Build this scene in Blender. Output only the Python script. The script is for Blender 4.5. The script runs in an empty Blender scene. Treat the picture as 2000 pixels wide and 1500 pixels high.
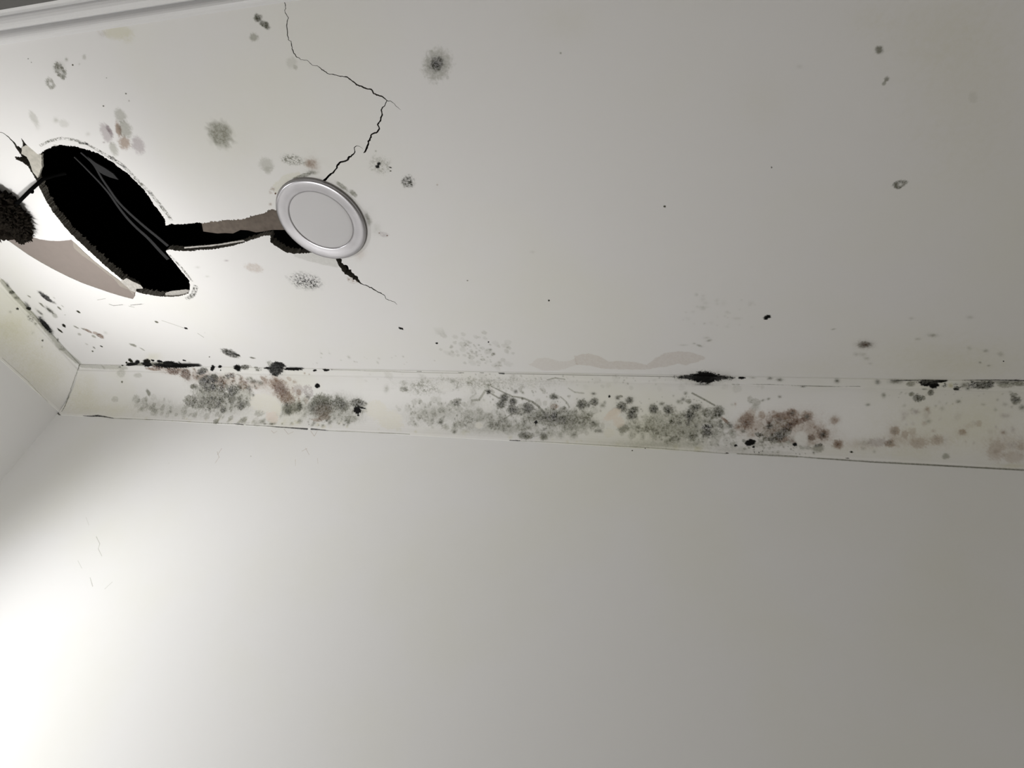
# Mouldy plaster ceiling with a ragged hole, a recessed downlight and mitred coving. Units: metres.
import bpy, bmesh, math, random, re
import numpy as np
from mathutils import Vector, Matrix
from mathutils.geometry import delaunay_2d_cdt

scene = bpy.context.scene
COL = scene.collection
CZ = 1.45            # camera height
ZC = CZ + 1.0        # ceiling height
XW, YW = -1.82, 1.2  # left wall, back wall

# ------------------------------------------------------------ camera
cam = bpy.data.cameras.new('camera')
camo = bpy.data.objects.new('camera', cam)
COL.objects.link(camo)
cam.sensor_fit = 'HORIZONTAL'
cam.sensor_width = 36.0
cam.lens = 1256.458 / 2000.0 * 36.0
cam.clip_start = 0.01
camo.matrix_world = Matrix.Translation((0, 0, CZ)) @ Matrix([[0.96340807, -0.02700097, 0.26667554], [0.1806087, -0.66974827, -0.72029004], [0.19805401, 0.74209716, -0.64036428]]).to_4x4()
scene.camera = camo

# ------------------------------------------------------------ light and exposure
scene.view_settings.view_transform = 'Standard'
scene.view_settings.look = 'None'
scene.view_settings.gamma = 1.0
scene.view_settings.use_curve_mapping = False
scene.view_settings.exposure = 0.0
w = bpy.data.worlds.new('world')
scene.world = w
w.use_nodes = True
w.node_tree.nodes['Background'].inputs[0].default_value = (1.0, 0.965, 0.90, 1)
w.node_tree.nodes['Background'].inputs[1].default_value = 0.40


def lamp(name, kind, loc, target, power, color=(1, 1, 1), **kw):
    l = bpy.data.lights.new(name, kind)
    l.energy = power
    l.color = color
    for k, v in kw.items():
        setattr(l, k, v)
    o = bpy.data.objects.new(name, l)
    COL.objects.link(o)
    o.location = loc
    o.rotation_euler = (Vector(target) - Vector(loc)).to_track_quat('-Z', 'Y').to_euler()
    return o


# unseen lights at the left, outside the picture: two throw light up at the ceiling, one across the back wall
lamp('uplight', 'SPOT', (-1.362, 0.677, CZ + 0.675), (-1.362, 0.677, ZC), 3.7, (1.0, 0.99, 0.97),
     spot_size=math.radians(130), spot_blend=0.6, shadow_soft_size=0.03)
lamp('bounce_fill', 'AREA', (-1.389, 0.792, CZ - 0.845), (-1.389, 0.792, ZC), 10.5, (1.0, 1.0, 1.0), size=0.3)  # area light added in place of bounce off the bright lower wall
lamp('wall_light', 'SPOT', (-1.70, 0.368, CZ + 0.324), (-1.70 + 0.677, 0.368 + 0.502, CZ + 0.324 - 0.19), 30.5, (1.0, 1.0, 1.0),
     spot_size=2 * 1.113, spot_blend=0.857, shadow_soft_size=0.04)

# ------------------------------------------------------------ data: all positions are metres on the surfaces
GEO = {
 'hole': [[-1.2969,0.4592],[-1.2727,0.4505],[-1.2459,0.4446],[-1.2241,0.4439],[-1.2089,0.4465],[-1.1916,0.4487],[-1.1809,0.4545],[-1.1648,0.4601],[-1.1503,0.4676],[-1.1393,0.4796],[-1.1297,0.4893],[-1.1223,0.5018],[-1.1115,0.5147],[-1.1077,0.5304],[-1.1006,0.5466],[-1.099,0.5659],[-1.0996,0.5888],[-1.0973,0.6056],[-1.0967,0.6226],[-1.1049,0.6395],[-1.0899,0.636],[-1.0626,0.638],[-1.0373,0.6371],[-1.0224,0.6357],[-1.0063,0.6379],[-1.0115,0.6383],[-0.9961,0.6373],[-0.9826,0.6344],[-0.9688,0.6357],[-0.9492,0.632],[-0.93,0.6335],[-0.9098,0.6331],[-0.898,0.6322],[-0.8837,0.6268],[-0.8655,0.6241],[-0.8479,0.6222],[-0.833,0.6147],[-0.8236,0.6125],[-0.8171,0.6156],[-0.8046,0.623],[-0.7994,0.6343],[-0.7941,0.6569],[-0.7873,0.6946],[-0.7749,0.7219],[-0.8065,0.7232],[-0.8263,0.7232],[-0.8446,0.7195],[-0.8542,0.7101],[-0.8637,0.7007],[-0.869,0.6915],[-0.8614,0.677],[-0.8699,0.6743],[-0.9026,0.6818],[-0.9365,0.6904],[-0.9774,0.6995],[-1.0264,0.7056],[-1.0726,0.7055],[-1.0678,0.7066],[-1.0836,0.7083],[-1.1191,0.706],[-1.1385,0.7015],[-1.1502,0.7049],[-1.151,0.7143],[-1.1491,0.7336],[-1.1471,0.7532],[-1.145,0.7732],[-1.1422,0.7895],[-1.1521,0.81],[-1.1714,0.83],[-1.1995,0.8373],[-1.2292,0.8396],[-1.257,0.8384],[-1.2824,0.8337],[-1.3039,0.829],[-1.3187,0.821],[-1.3147,0.8072],[-1.326,0.7921],[-1.3364,0.7814],[-1.341,0.7687],[-1.3525,0.7417],[-1.3607,0.7114],[-1.3678,0.6858],[-1.374,0.6645],[-1.3785,0.6418],[-1.3784,0.6143],[-1.3782,0.5876],[-1.3722,0.5636],[-1.3659,0.542],[-1.359,0.5242],[-1.3541,0.5115],[-1.351,0.4972],[-1.3479,0.4801],[-1.3542,0.4709],[-1.365,0.4658],[-1.3629,0.4598],[-1.344,0.4603],[-1.3419,0.4535],[-1.3386,0.4471],[-1.3355,0.4324],[-1.3333,0.437],[-1.3297,0.4423],[-1.3216,0.44],[-1.3155,0.4325],[-1.3097,0.4227],[-1.3092,0.4309],[-1.3088,0.4389],[-1.3053,0.4525]],
 'crescent': [[-1.6357,0.5816],[-1.6159,0.62],[-1.5906,0.6461],[-1.5788,0.6603],[-1.5682,0.6805],[-1.5575,0.701],[-1.5376,0.7262],[-1.5156,0.7498],[-1.4914,0.7717],[-1.4652,0.7916],[-1.4351,0.8074],[-1.4049,0.8233],[-1.3729,0.837],[-1.3486,0.8453],[-1.3332,0.8348],[-1.3214,0.8201],[-1.3354,0.8017],[-1.348,0.7778],[-1.3601,0.7538],[-1.3728,0.7262],[-1.3819,0.6958],[-1.3852,0.6786],[-1.3898,0.665],[-1.4125,0.6668],[-1.4333,0.6671],[-1.4563,0.6651],[-1.481,0.6602],[-1.4983,0.6518],[-1.5208,0.6402],[-1.5431,0.6328],[-1.5721,0.6277],[-1.6009,0.6056]],
 'peel': [[-1.3861,0.6777],[-1.3913,0.6695],[-1.4036,0.6895],[-1.3972,0.711],[-1.3826,0.7332],[-1.3733,0.7522],[-1.3588,0.7809],[-1.3579,0.8065],[-1.3403,0.8163],[-1.3382,0.8347],[-1.3251,0.8218],[-1.3367,0.8034],[-1.35,0.7802],[-1.3621,0.7562],[-1.3747,0.7285],[-1.3854,0.698]],
 'torn_a': [[-1.3412,0.7876],[-1.3156,0.7785],[-1.3056,0.7896],[-1.29,0.8],[-1.2907,0.8111],[-1.3109,0.8116],[-1.3231,0.8235],[-1.332,0.8165],[-1.3356,0.8047],[-1.3394,0.7961]],
 'torn_b': [[-1.2431,0.8311],[-1.2173,0.8241],[-1.1963,0.8227],[-1.1743,0.8197],[-1.165,0.8224],[-1.1785,0.8333],[-1.2031,0.839],[-1.2324,0.8403],[-1.251,0.8454]],
 'torn_c': [[-1.0974,0.6985],[-1.068,0.6965],[-1.0368,0.6957],[-1.0048,0.6932],[-0.9629,0.6881],[-0.9345,0.685],[-0.9316,0.6881],[-0.9751,0.6937],[-1.0234,0.6987],[-1.0708,0.7008],[-1.0999,0.7022]],
 'flake': [[-1.3232,0.4405],[-1.3123,0.4374],[-1.307,0.4387],[-1.3051,0.4463],[-1.2997,0.4542],[-1.2921,0.4607],[-1.3115,0.4854],[-1.3374,0.5057],[-1.3383,0.4914],[-1.3305,0.4732],[-1.3275,0.4603],[-1.3341,0.4525]],
 'cracks': [[[-0.6136,0.2481],[-0.6149,0.2501],[-0.6159,0.2522],[-0.6167,0.2543],[-0.6177,0.2564],[-0.6173,0.2585],[-0.6179,0.2606],[-0.6187,0.2626],[-0.6194,0.2648],[-0.6221,0.2665],[-0.6227,0.2688],[-0.6233,0.271],[-0.6223,0.2728],[-0.6222,0.2749],[-0.6214,0.2768],[-0.6215,0.2784],[-0.6235,0.28],[-0.6255,0.2819],[-0.6266,0.2842],[-0.6284,0.2863],[-0.6298,0.2885],[-0.6305,0.2907],[-0.6312,0.2929],[-0.6318,0.2951],[-0.6328,0.2974],[-0.6338,0.2996],[-0.6352,0.3019],[-0.6352,0.3041],[-0.6351,0.3064],[-0.6368,0.3089],[-0.6352,0.3106],[-0.6328,0.3116],[-0.6336,0.3137],[-0.6346,0.3159],[-0.6354,0.3182],[-0.6353,0.3205],[-0.6369,0.3229],[-0.6365,0.3251],[-0.6367,0.3275],[-0.6371,0.3299],[-0.6354,0.3316],[-0.6353,0.334],[-0.6346,0.3363],[-0.6316,0.3371],[-0.6298,0.3386],[-0.629,0.3408],[-0.6258,0.3411],[-0.6234,0.342],[-0.6207,0.3424],[-0.6181,0.3425],[-0.6167,0.3439],[-0.6155,0.3458],[-0.6148,0.3479],[-0.6132,0.3496],[-0.6119,0.3515],[-0.6093,0.3522],[-0.6066,0.3528],[-0.6038,0.353],[-0.6023,0.3546],[-0.6009,0.3563],[-0.5994,0.3581],[-0.5987,0.3604],[-0.5961,0.3613],[-0.5949,0.3633],[-0.5926,0.3644],[-0.5916,0.3665],[-0.5893,0.3677],[-0.5868,0.3687],[-0.5838,0.3687],[-0.5814,0.3695],[-0.5792,0.3705],[-0.5764,0.371],[-0.5743,0.3722],[-0.5718,0.373],[-0.5694,0.3741],[-0.5663,0.3739],[-0.564,0.375],[-0.5614,0.3756],[-0.559,0.3762],[-0.5572,0.3775],[-0.5561,0.3797],[-0.5541,0.381],[-0.5526,0.3827],[-0.5512,0.3845],[-0.5494,0.3861],[-0.5481,0.3879],[-0.5473,0.3904],[-0.5442,0.3911],[-0.5425,0.3929],[-0.5397,0.393],[-0.538,0.3946],[-0.5361,0.3962],[-0.5336,0.3972],[-0.5313,0.3984],[-0.5287,0.3991],[-0.5259,0.3994],[-0.5239,0.4003],[-0.5228,0.4021],[-0.5228,0.4046],[-0.5222,0.4072],[-0.5192,0.4081],[-0.5177,0.4104],[-0.5148,0.4106],[-0.5127,0.4121],[-0.5101,0.4128],[-0.5079,0.4137],[-0.5068,0.4155],[-0.5048,0.417],[-0.5034,0.4189],[-0.5018,0.4207],[-0.5005,0.4198],[-0.5021,0.418],[-0.5031,0.4159],[-0.5048,0.4141],[-0.5063,0.412],[-0.5086,0.4106],[-0.5113,0.4102],[-0.5133,0.4086],[-0.5159,0.4079],[-0.5175,0.4063],[-0.5199,0.4058],[-0.5202,0.4035],[-0.5203,0.4009],[-0.5218,0.3985],[-0.5247,0.3974],[-0.5277,0.3974],[-0.53,0.3964],[-0.5319,0.395],[-0.5342,0.3943],[-0.5358,0.3926],[-0.5381,0.3913],[-0.5409,0.3907],[-0.5429,0.3893],[-0.5449,0.3884],[-0.546,0.3866],[-0.5475,0.3848],[-0.549,0.383],[-0.5512,0.3817],[-0.5524,0.3797],[-0.5542,0.3781],[-0.5558,0.3764],[-0.5576,0.3745],[-0.5604,0.3739],[-0.5634,0.3739],[-0.5657,0.3727],[-0.5686,0.3727],[-0.5711,0.372],[-0.5735,0.3712],[-0.5757,0.3701],[-0.5784,0.3694],[-0.5805,0.3681],[-0.5834,0.3678],[-0.5863,0.3677],[-0.5885,0.3668],[-0.5903,0.3656],[-0.5913,0.3635],[-0.5936,0.3623],[-0.5946,0.3603],[-0.5971,0.3592],[-0.5983,0.3573],[-0.5996,0.3555],[-0.6015,0.354],[-0.6032,0.3522],[-0.6063,0.3522],[-0.6089,0.3515],[-0.6114,0.351],[-0.6123,0.3491],[-0.6138,0.3474],[-0.6148,0.3454],[-0.6159,0.3435],[-0.6176,0.342],[-0.6204,0.3418],[-0.6231,0.3413],[-0.6253,0.3406],[-0.6283,0.3403],[-0.6289,0.3378],[-0.6309,0.3365],[-0.6332,0.3354],[-0.6338,0.3334],[-0.6337,0.3311],[-0.6355,0.3294],[-0.635,0.327],[-0.6346,0.3246],[-0.6354,0.3227],[-0.6341,0.3205],[-0.6339,0.3182],[-0.6329,0.3159],[-0.6324,0.3136],[-0.6318,0.3111],[-0.6344,0.3101],[-0.6355,0.3086],[-0.6338,0.3063],[-0.6337,0.3041],[-0.6337,0.3019],[-0.6322,0.2996],[-0.6312,0.2974],[-0.6304,0.2952],[-0.6296,0.293],[-0.6291,0.2908],[-0.6283,0.2886],[-0.6268,0.2864],[-0.6256,0.2845],[-0.6243,0.2825],[-0.6227,0.2804],[-0.6203,0.2786],[-0.6203,0.2765],[-0.6212,0.2746],[-0.6211,0.2724],[-0.6221,0.2707],[-0.6219,0.2688],[-0.6212,0.2667],[-0.6183,0.265],[-0.618,0.2627],[-0.6165,0.2606],[-0.6161,0.2584],[-0.6163,0.2564],[-0.6157,0.2543],[-0.6148,0.2523],[-0.614,0.2503],[-0.6127,0.2482]],[[-0.5019,0.4205],[-0.4993,0.4217],[-0.4959,0.4215],[-0.494,0.4234],[-0.4923,0.425],[-0.4902,0.4268],[-0.4897,0.4296],[-0.4882,0.4319],[-0.4858,0.4334],[-0.4847,0.4359],[-0.4822,0.4374],[-0.482,0.4372],[-0.4842,0.4356],[-0.4853,0.433],[-0.4876,0.4314],[-0.4889,0.4291],[-0.4895,0.4265],[-0.4916,0.4246],[-0.4933,0.4226],[-0.4954,0.4207],[-0.4987,0.4207],[-0.5013,0.4196]],[[-0.502,0.4199],[-0.5042,0.4221],[-0.5065,0.4243],[-0.5081,0.4269],[-0.5106,0.4288],[-0.5138,0.4295],[-0.5158,0.432],[-0.5186,0.4347],[-0.5187,0.4375],[-0.5189,0.4402],[-0.5198,0.4428],[-0.5217,0.4451],[-0.5242,0.4473],[-0.525,0.4503],[-0.5268,0.4526],[-0.5289,0.4545],[-0.5319,0.4563],[-0.5346,0.4593],[-0.5337,0.4624],[-0.5332,0.4647],[-0.5339,0.4668],[-0.5368,0.4686],[-0.5384,0.4707],[-0.5409,0.4722],[-0.5441,0.4721],[-0.5473,0.4732],[-0.5509,0.4745],[-0.5539,0.4769],[-0.5552,0.48],[-0.5577,0.4823],[-0.5596,0.485],[-0.5633,0.4869],[-0.5635,0.4905],[-0.5659,0.4931],[-0.5682,0.4956],[-0.5704,0.4983],[-0.5724,0.5011],[-0.5745,0.5036],[-0.5766,0.506],[-0.5794,0.5083],[-0.579,0.5089],[-0.5751,0.5081],[-0.5722,0.5054],[-0.5698,0.5025],[-0.567,0.5001],[-0.5656,0.497],[-0.5629,0.4946],[-0.5614,0.4916],[-0.5603,0.4884],[-0.5564,0.4866],[-0.5555,0.4834],[-0.552,0.4811],[-0.5516,0.478],[-0.5499,0.4765],[-0.5472,0.4757],[-0.544,0.4748],[-0.5408,0.4748],[-0.5372,0.4729],[-0.5344,0.4702],[-0.5316,0.4678],[-0.5308,0.4645],[-0.5313,0.4616],[-0.5317,0.4593],[-0.5298,0.4584],[-0.5279,0.4557],[-0.5245,0.4541],[-0.5229,0.4511],[-0.5216,0.4484],[-0.5194,0.446],[-0.517,0.4433],[-0.5171,0.4403],[-0.5164,0.4376],[-0.5161,0.4348],[-0.514,0.4327],[-0.5129,0.431],[-0.5099,0.4299],[-0.5072,0.4277],[-0.5055,0.4251],[-0.5033,0.4229],[-0.5012,0.4206]],[[-0.5865,0.4938],[-0.59,0.4947],[-0.5936,0.4966],[-0.5948,0.4999],[-0.5953,0.503],[-0.5966,0.5059],[-0.598,0.5073],[-0.6005,0.5086],[-0.6039,0.5099],[-0.6068,0.5124],[-0.6106,0.5122],[-0.6141,0.515],[-0.6164,0.5185],[-0.6193,0.5195],[-0.6202,0.5197],[-0.6236,0.5206],[-0.6273,0.5209],[-0.6312,0.5212],[-0.6348,0.5228],[-0.638,0.5251],[-0.6417,0.5275],[-0.6442,0.5307],[-0.645,0.5334],[-0.6477,0.5354],[-0.651,0.5376],[-0.6541,0.5399],[-0.657,0.5424],[-0.6606,0.543],[-0.664,0.5447],[-0.6674,0.5467],[-0.6709,0.549],[-0.6743,0.5516],[-0.678,0.5536],[-0.682,0.5557],[-0.6862,0.5586],[-0.6871,0.5628],[-0.683,0.5642],[-0.6808,0.5614],[-0.6789,0.5588],[-0.6755,0.5572],[-0.6727,0.5545],[-0.6696,0.5526],[-0.6664,0.55],[-0.6628,0.5484],[-0.6596,0.5457],[-0.6556,0.5447],[-0.6523,0.5422],[-0.6495,0.5394],[-0.6464,0.537],[-0.6425,0.5347],[-0.6407,0.5313],[-0.6395,0.5296],[-0.6366,0.5288],[-0.6338,0.5256],[-0.6304,0.5243],[-0.6278,0.5242],[-0.6249,0.5237],[-0.6213,0.5232],[-0.6178,0.5221],[-0.6134,0.5203],[-0.612,0.5184],[-0.6097,0.5157],[-0.6061,0.5151],[-0.6031,0.5123],[-0.5997,0.5109],[-0.5968,0.5084],[-0.5942,0.506],[-0.5937,0.5028],[-0.5932,0.4999],[-0.5926,0.4974],[-0.5895,0.496],[-0.5864,0.4943]],[[-0.5877,0.4946],[-0.5831,0.4957],[-0.5798,0.4981],[-0.5773,0.5015],[-0.577,0.5013],[-0.5794,0.4978],[-0.5826,0.4951],[-0.5871,0.4937]],[[-0.7245,0.7305],[-0.7303,0.734],[-0.7335,0.7396],[-0.734,0.7449],[-0.7334,0.7488],[-0.7342,0.753],[-0.7343,0.7582],[-0.7328,0.7626],[-0.7312,0.7662],[-0.7323,0.7714],[-0.7312,0.7743],[-0.7288,0.7766],[-0.7294,0.7815],[-0.7253,0.7826],[-0.7225,0.7847],[-0.721,0.7879],[-0.7182,0.7901],[-0.7145,0.7915],[-0.716,0.7972],[-0.71,0.7966],[-0.7089,0.8],[-0.7068,0.8028],[-0.7046,0.8056],[-0.7007,0.8028],[-0.7006,0.7983],[-0.7022,0.7952],[-0.7004,0.7892],[-0.7027,0.7863],[-0.7063,0.7848],[-0.7062,0.7802],[-0.7092,0.7783],[-0.7106,0.775],[-0.7085,0.7689],[-0.7142,0.7691],[-0.713,0.7639],[-0.7128,0.7592],[-0.7154,0.7564],[-0.7206,0.7562],[-0.7221,0.7536],[-0.7216,0.752],[-0.7244,0.7508],[-0.7222,0.7463],[-0.7196,0.7418],[-0.7232,0.7392],[-0.7207,0.7361],[-0.7168,0.7326]],[[-0.7055,0.8035],[-0.7036,0.8064],[-0.7015,0.8093],[-0.6981,0.8105],[-0.6952,0.8126],[-0.6916,0.813],[-0.6891,0.8153],[-0.6861,0.817],[-0.6845,0.8204],[-0.6806,0.8206],[-0.6788,0.8236],[-0.6768,0.8265],[-0.6737,0.8283],[-0.6712,0.8308],[-0.669,0.8336],[-0.6657,0.8348],[-0.6631,0.8369],[-0.6605,0.8391],[-0.6578,0.8411],[-0.6561,0.8437],[-0.6565,0.8478],[-0.6567,0.8526],[-0.6533,0.8543],[-0.6508,0.8569],[-0.647,0.8574],[-0.6443,0.8597],[-0.6408,0.8606],[-0.6382,0.8627],[-0.6366,0.8661],[-0.635,0.8694],[-0.6344,0.8689],[-0.6358,0.8654],[-0.6371,0.8617],[-0.64,0.8596],[-0.6434,0.8583],[-0.6463,0.8564],[-0.6499,0.8556],[-0.6522,0.8527],[-0.6556,0.8517],[-0.655,0.8473],[-0.6548,0.8429],[-0.6563,0.8396],[-0.6594,0.8379],[-0.661,0.8344],[-0.6641,0.8328],[-0.6673,0.8313],[-0.6698,0.8289],[-0.6719,0.8262],[-0.6742,0.8238],[-0.6767,0.8215],[-0.6783,0.8181],[-0.6826,0.8179],[-0.6846,0.815],[-0.6874,0.8129],[-0.6903,0.811],[-0.6943,0.811],[-0.6967,0.8086],[-0.699,0.8069],[-0.7001,0.8037],[-0.701,0.8]],[[-1.3565,0.4018],[-1.3538,0.4033],[-1.3529,0.4058],[-1.3503,0.4074],[-1.3465,0.4082],[-1.3442,0.4099],[-1.3428,0.412],[-1.3419,0.4144],[-1.3408,0.4168],[-1.3393,0.4189],[-1.3396,0.4219],[-1.3392,0.4245],[-1.3381,0.427],[-1.3384,0.43],[-1.3386,0.4327],[-1.3392,0.4356],[-1.3411,0.439],[-1.3418,0.442],[-1.3419,0.445],[-1.342,0.4478],[-1.3423,0.4508],[-1.3438,0.4541],[-1.3344,0.452],[-1.3334,0.4488],[-1.335,0.446],[-1.3328,0.4424],[-1.334,0.4398],[-1.3354,0.4374],[-1.3341,0.4341],[-1.3335,0.4309],[-1.334,0.4282],[-1.3353,0.4258],[-1.3359,0.4232],[-1.337,0.4208],[-1.3368,0.4179],[-1.3382,0.4156],[-1.34,0.4135],[-1.3412,0.4112],[-1.3428,0.4091],[-1.3453,0.4074],[-1.3491,0.4066],[-1.3518,0.4052],[-1.3525,0.4026],[-1.3554,0.4012]]],
 'can': [[-0.6422,0.6428],[-0.6429,0.6535],[-0.645,0.6639],[-0.6484,0.674],[-0.6531,0.6836],[-0.659,0.6925],[-0.6661,0.7005],[-0.6741,0.7075],[-0.683,0.7134],[-0.6925,0.7181],[-0.7026,0.7216],[-0.7131,0.7237],[-0.7237,0.7243],[-0.7343,0.7237],[-0.7448,0.7216],[-0.7549,0.7181],[-0.7645,0.7134],[-0.7733,0.7075],[-0.7813,0.7005],[-0.7884,0.6925],[-0.7943,0.6836],[-0.799,0.674],[-0.8024,0.6639],[-0.8045,0.6535],[-0.8052,0.6428],[-0.8045,0.6322],[-0.8024,0.6218],[-0.799,0.6117],[-0.7943,0.6021],[-0.7884,0.5932],[-0.7813,0.5852],[-0.7733,0.5782],[-0.7645,0.5723],[-0.7549,0.5676],[-0.7448,0.5641],[-0.7343,0.562],[-0.7237,0.5613],[-0.7131,0.562],[-0.7026,0.5641],[-0.6925,0.5676],[-0.683,0.5723],[-0.6741,0.5782],[-0.6661,0.5852],[-0.659,0.5932],[-0.6531,0.6021],[-0.6484,0.6117],[-0.645,0.6218],[-0.6429,0.6322]],
 'board': [[-1.0019,0.6085],[-1.0229,0.6417],[-1.0338,0.6674],[-1.0185,0.6707],[-1.0007,0.6741],[-0.9806,0.6737],[-0.9622,0.6758],[-0.938,0.6676],[-0.9199,0.6697],[-0.9039,0.6756],[-0.8839,0.6739],[-0.8609,0.671],[-0.8268,0.6725],[-0.7668,0.6751],[-0.7373,0.6108]],
 'cable_a': [[-1.2586,0.4876],[-1.2555,0.4947],[-1.2485,0.5192],[-1.2401,0.5496],[-1.2356,0.5766],[-1.2373,0.6075],[-1.2352,0.6395],[-1.2283,0.6662],[-1.2164,0.6921],[-1.2084,0.7329],[-1.2021,0.7549]],
 'cable_b': [[-1.2268,0.4764],[-1.2235,0.4818],[-1.2146,0.505],[-1.2206,0.5348],[-1.2208,0.5626],[-1.222,0.5878],[-1.2181,0.607],[-1.211,0.6274],[-1.197,0.6597],[-1.1823,0.6869],[-1.1699,0.7131]],
 'tab': [[-1.2148,0.4853],[-1.2052,0.4999],[-1.191,0.5133],[-1.18,0.5267],[-1.1776,0.5412],[-1.1963,0.5336],[-1.2059,0.5275],[-1.2119,0.5214],[-1.2135,0.5055]],
 'rod': [[-1.3005,0.5182,1.03],[-1.3261,0.5167,1.02],[-1.3311,0.5111,0.997],[-1.3737,0.5287,0.988],[-1.4308,0.5544,0.982],[-1.4752,0.5736,0.979]],
 'knob': [-1.375,0.5326,0.9885],
 'clump': [[[-1.499,0.5455,0.978],30.0],[[-1.4787,0.5583,0.978],29.0],[[-1.4756,0.5795,0.978],27.0],[[-1.5129,0.6048,0.978],24.0],[[-1.4704,0.5959,0.978],22.0],[[-1.4811,0.6228,0.978],17.0],[[-1.5049,0.6444,0.978],8.0],[[-1.5516,0.5893,0.978],30.0]]
}
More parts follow.
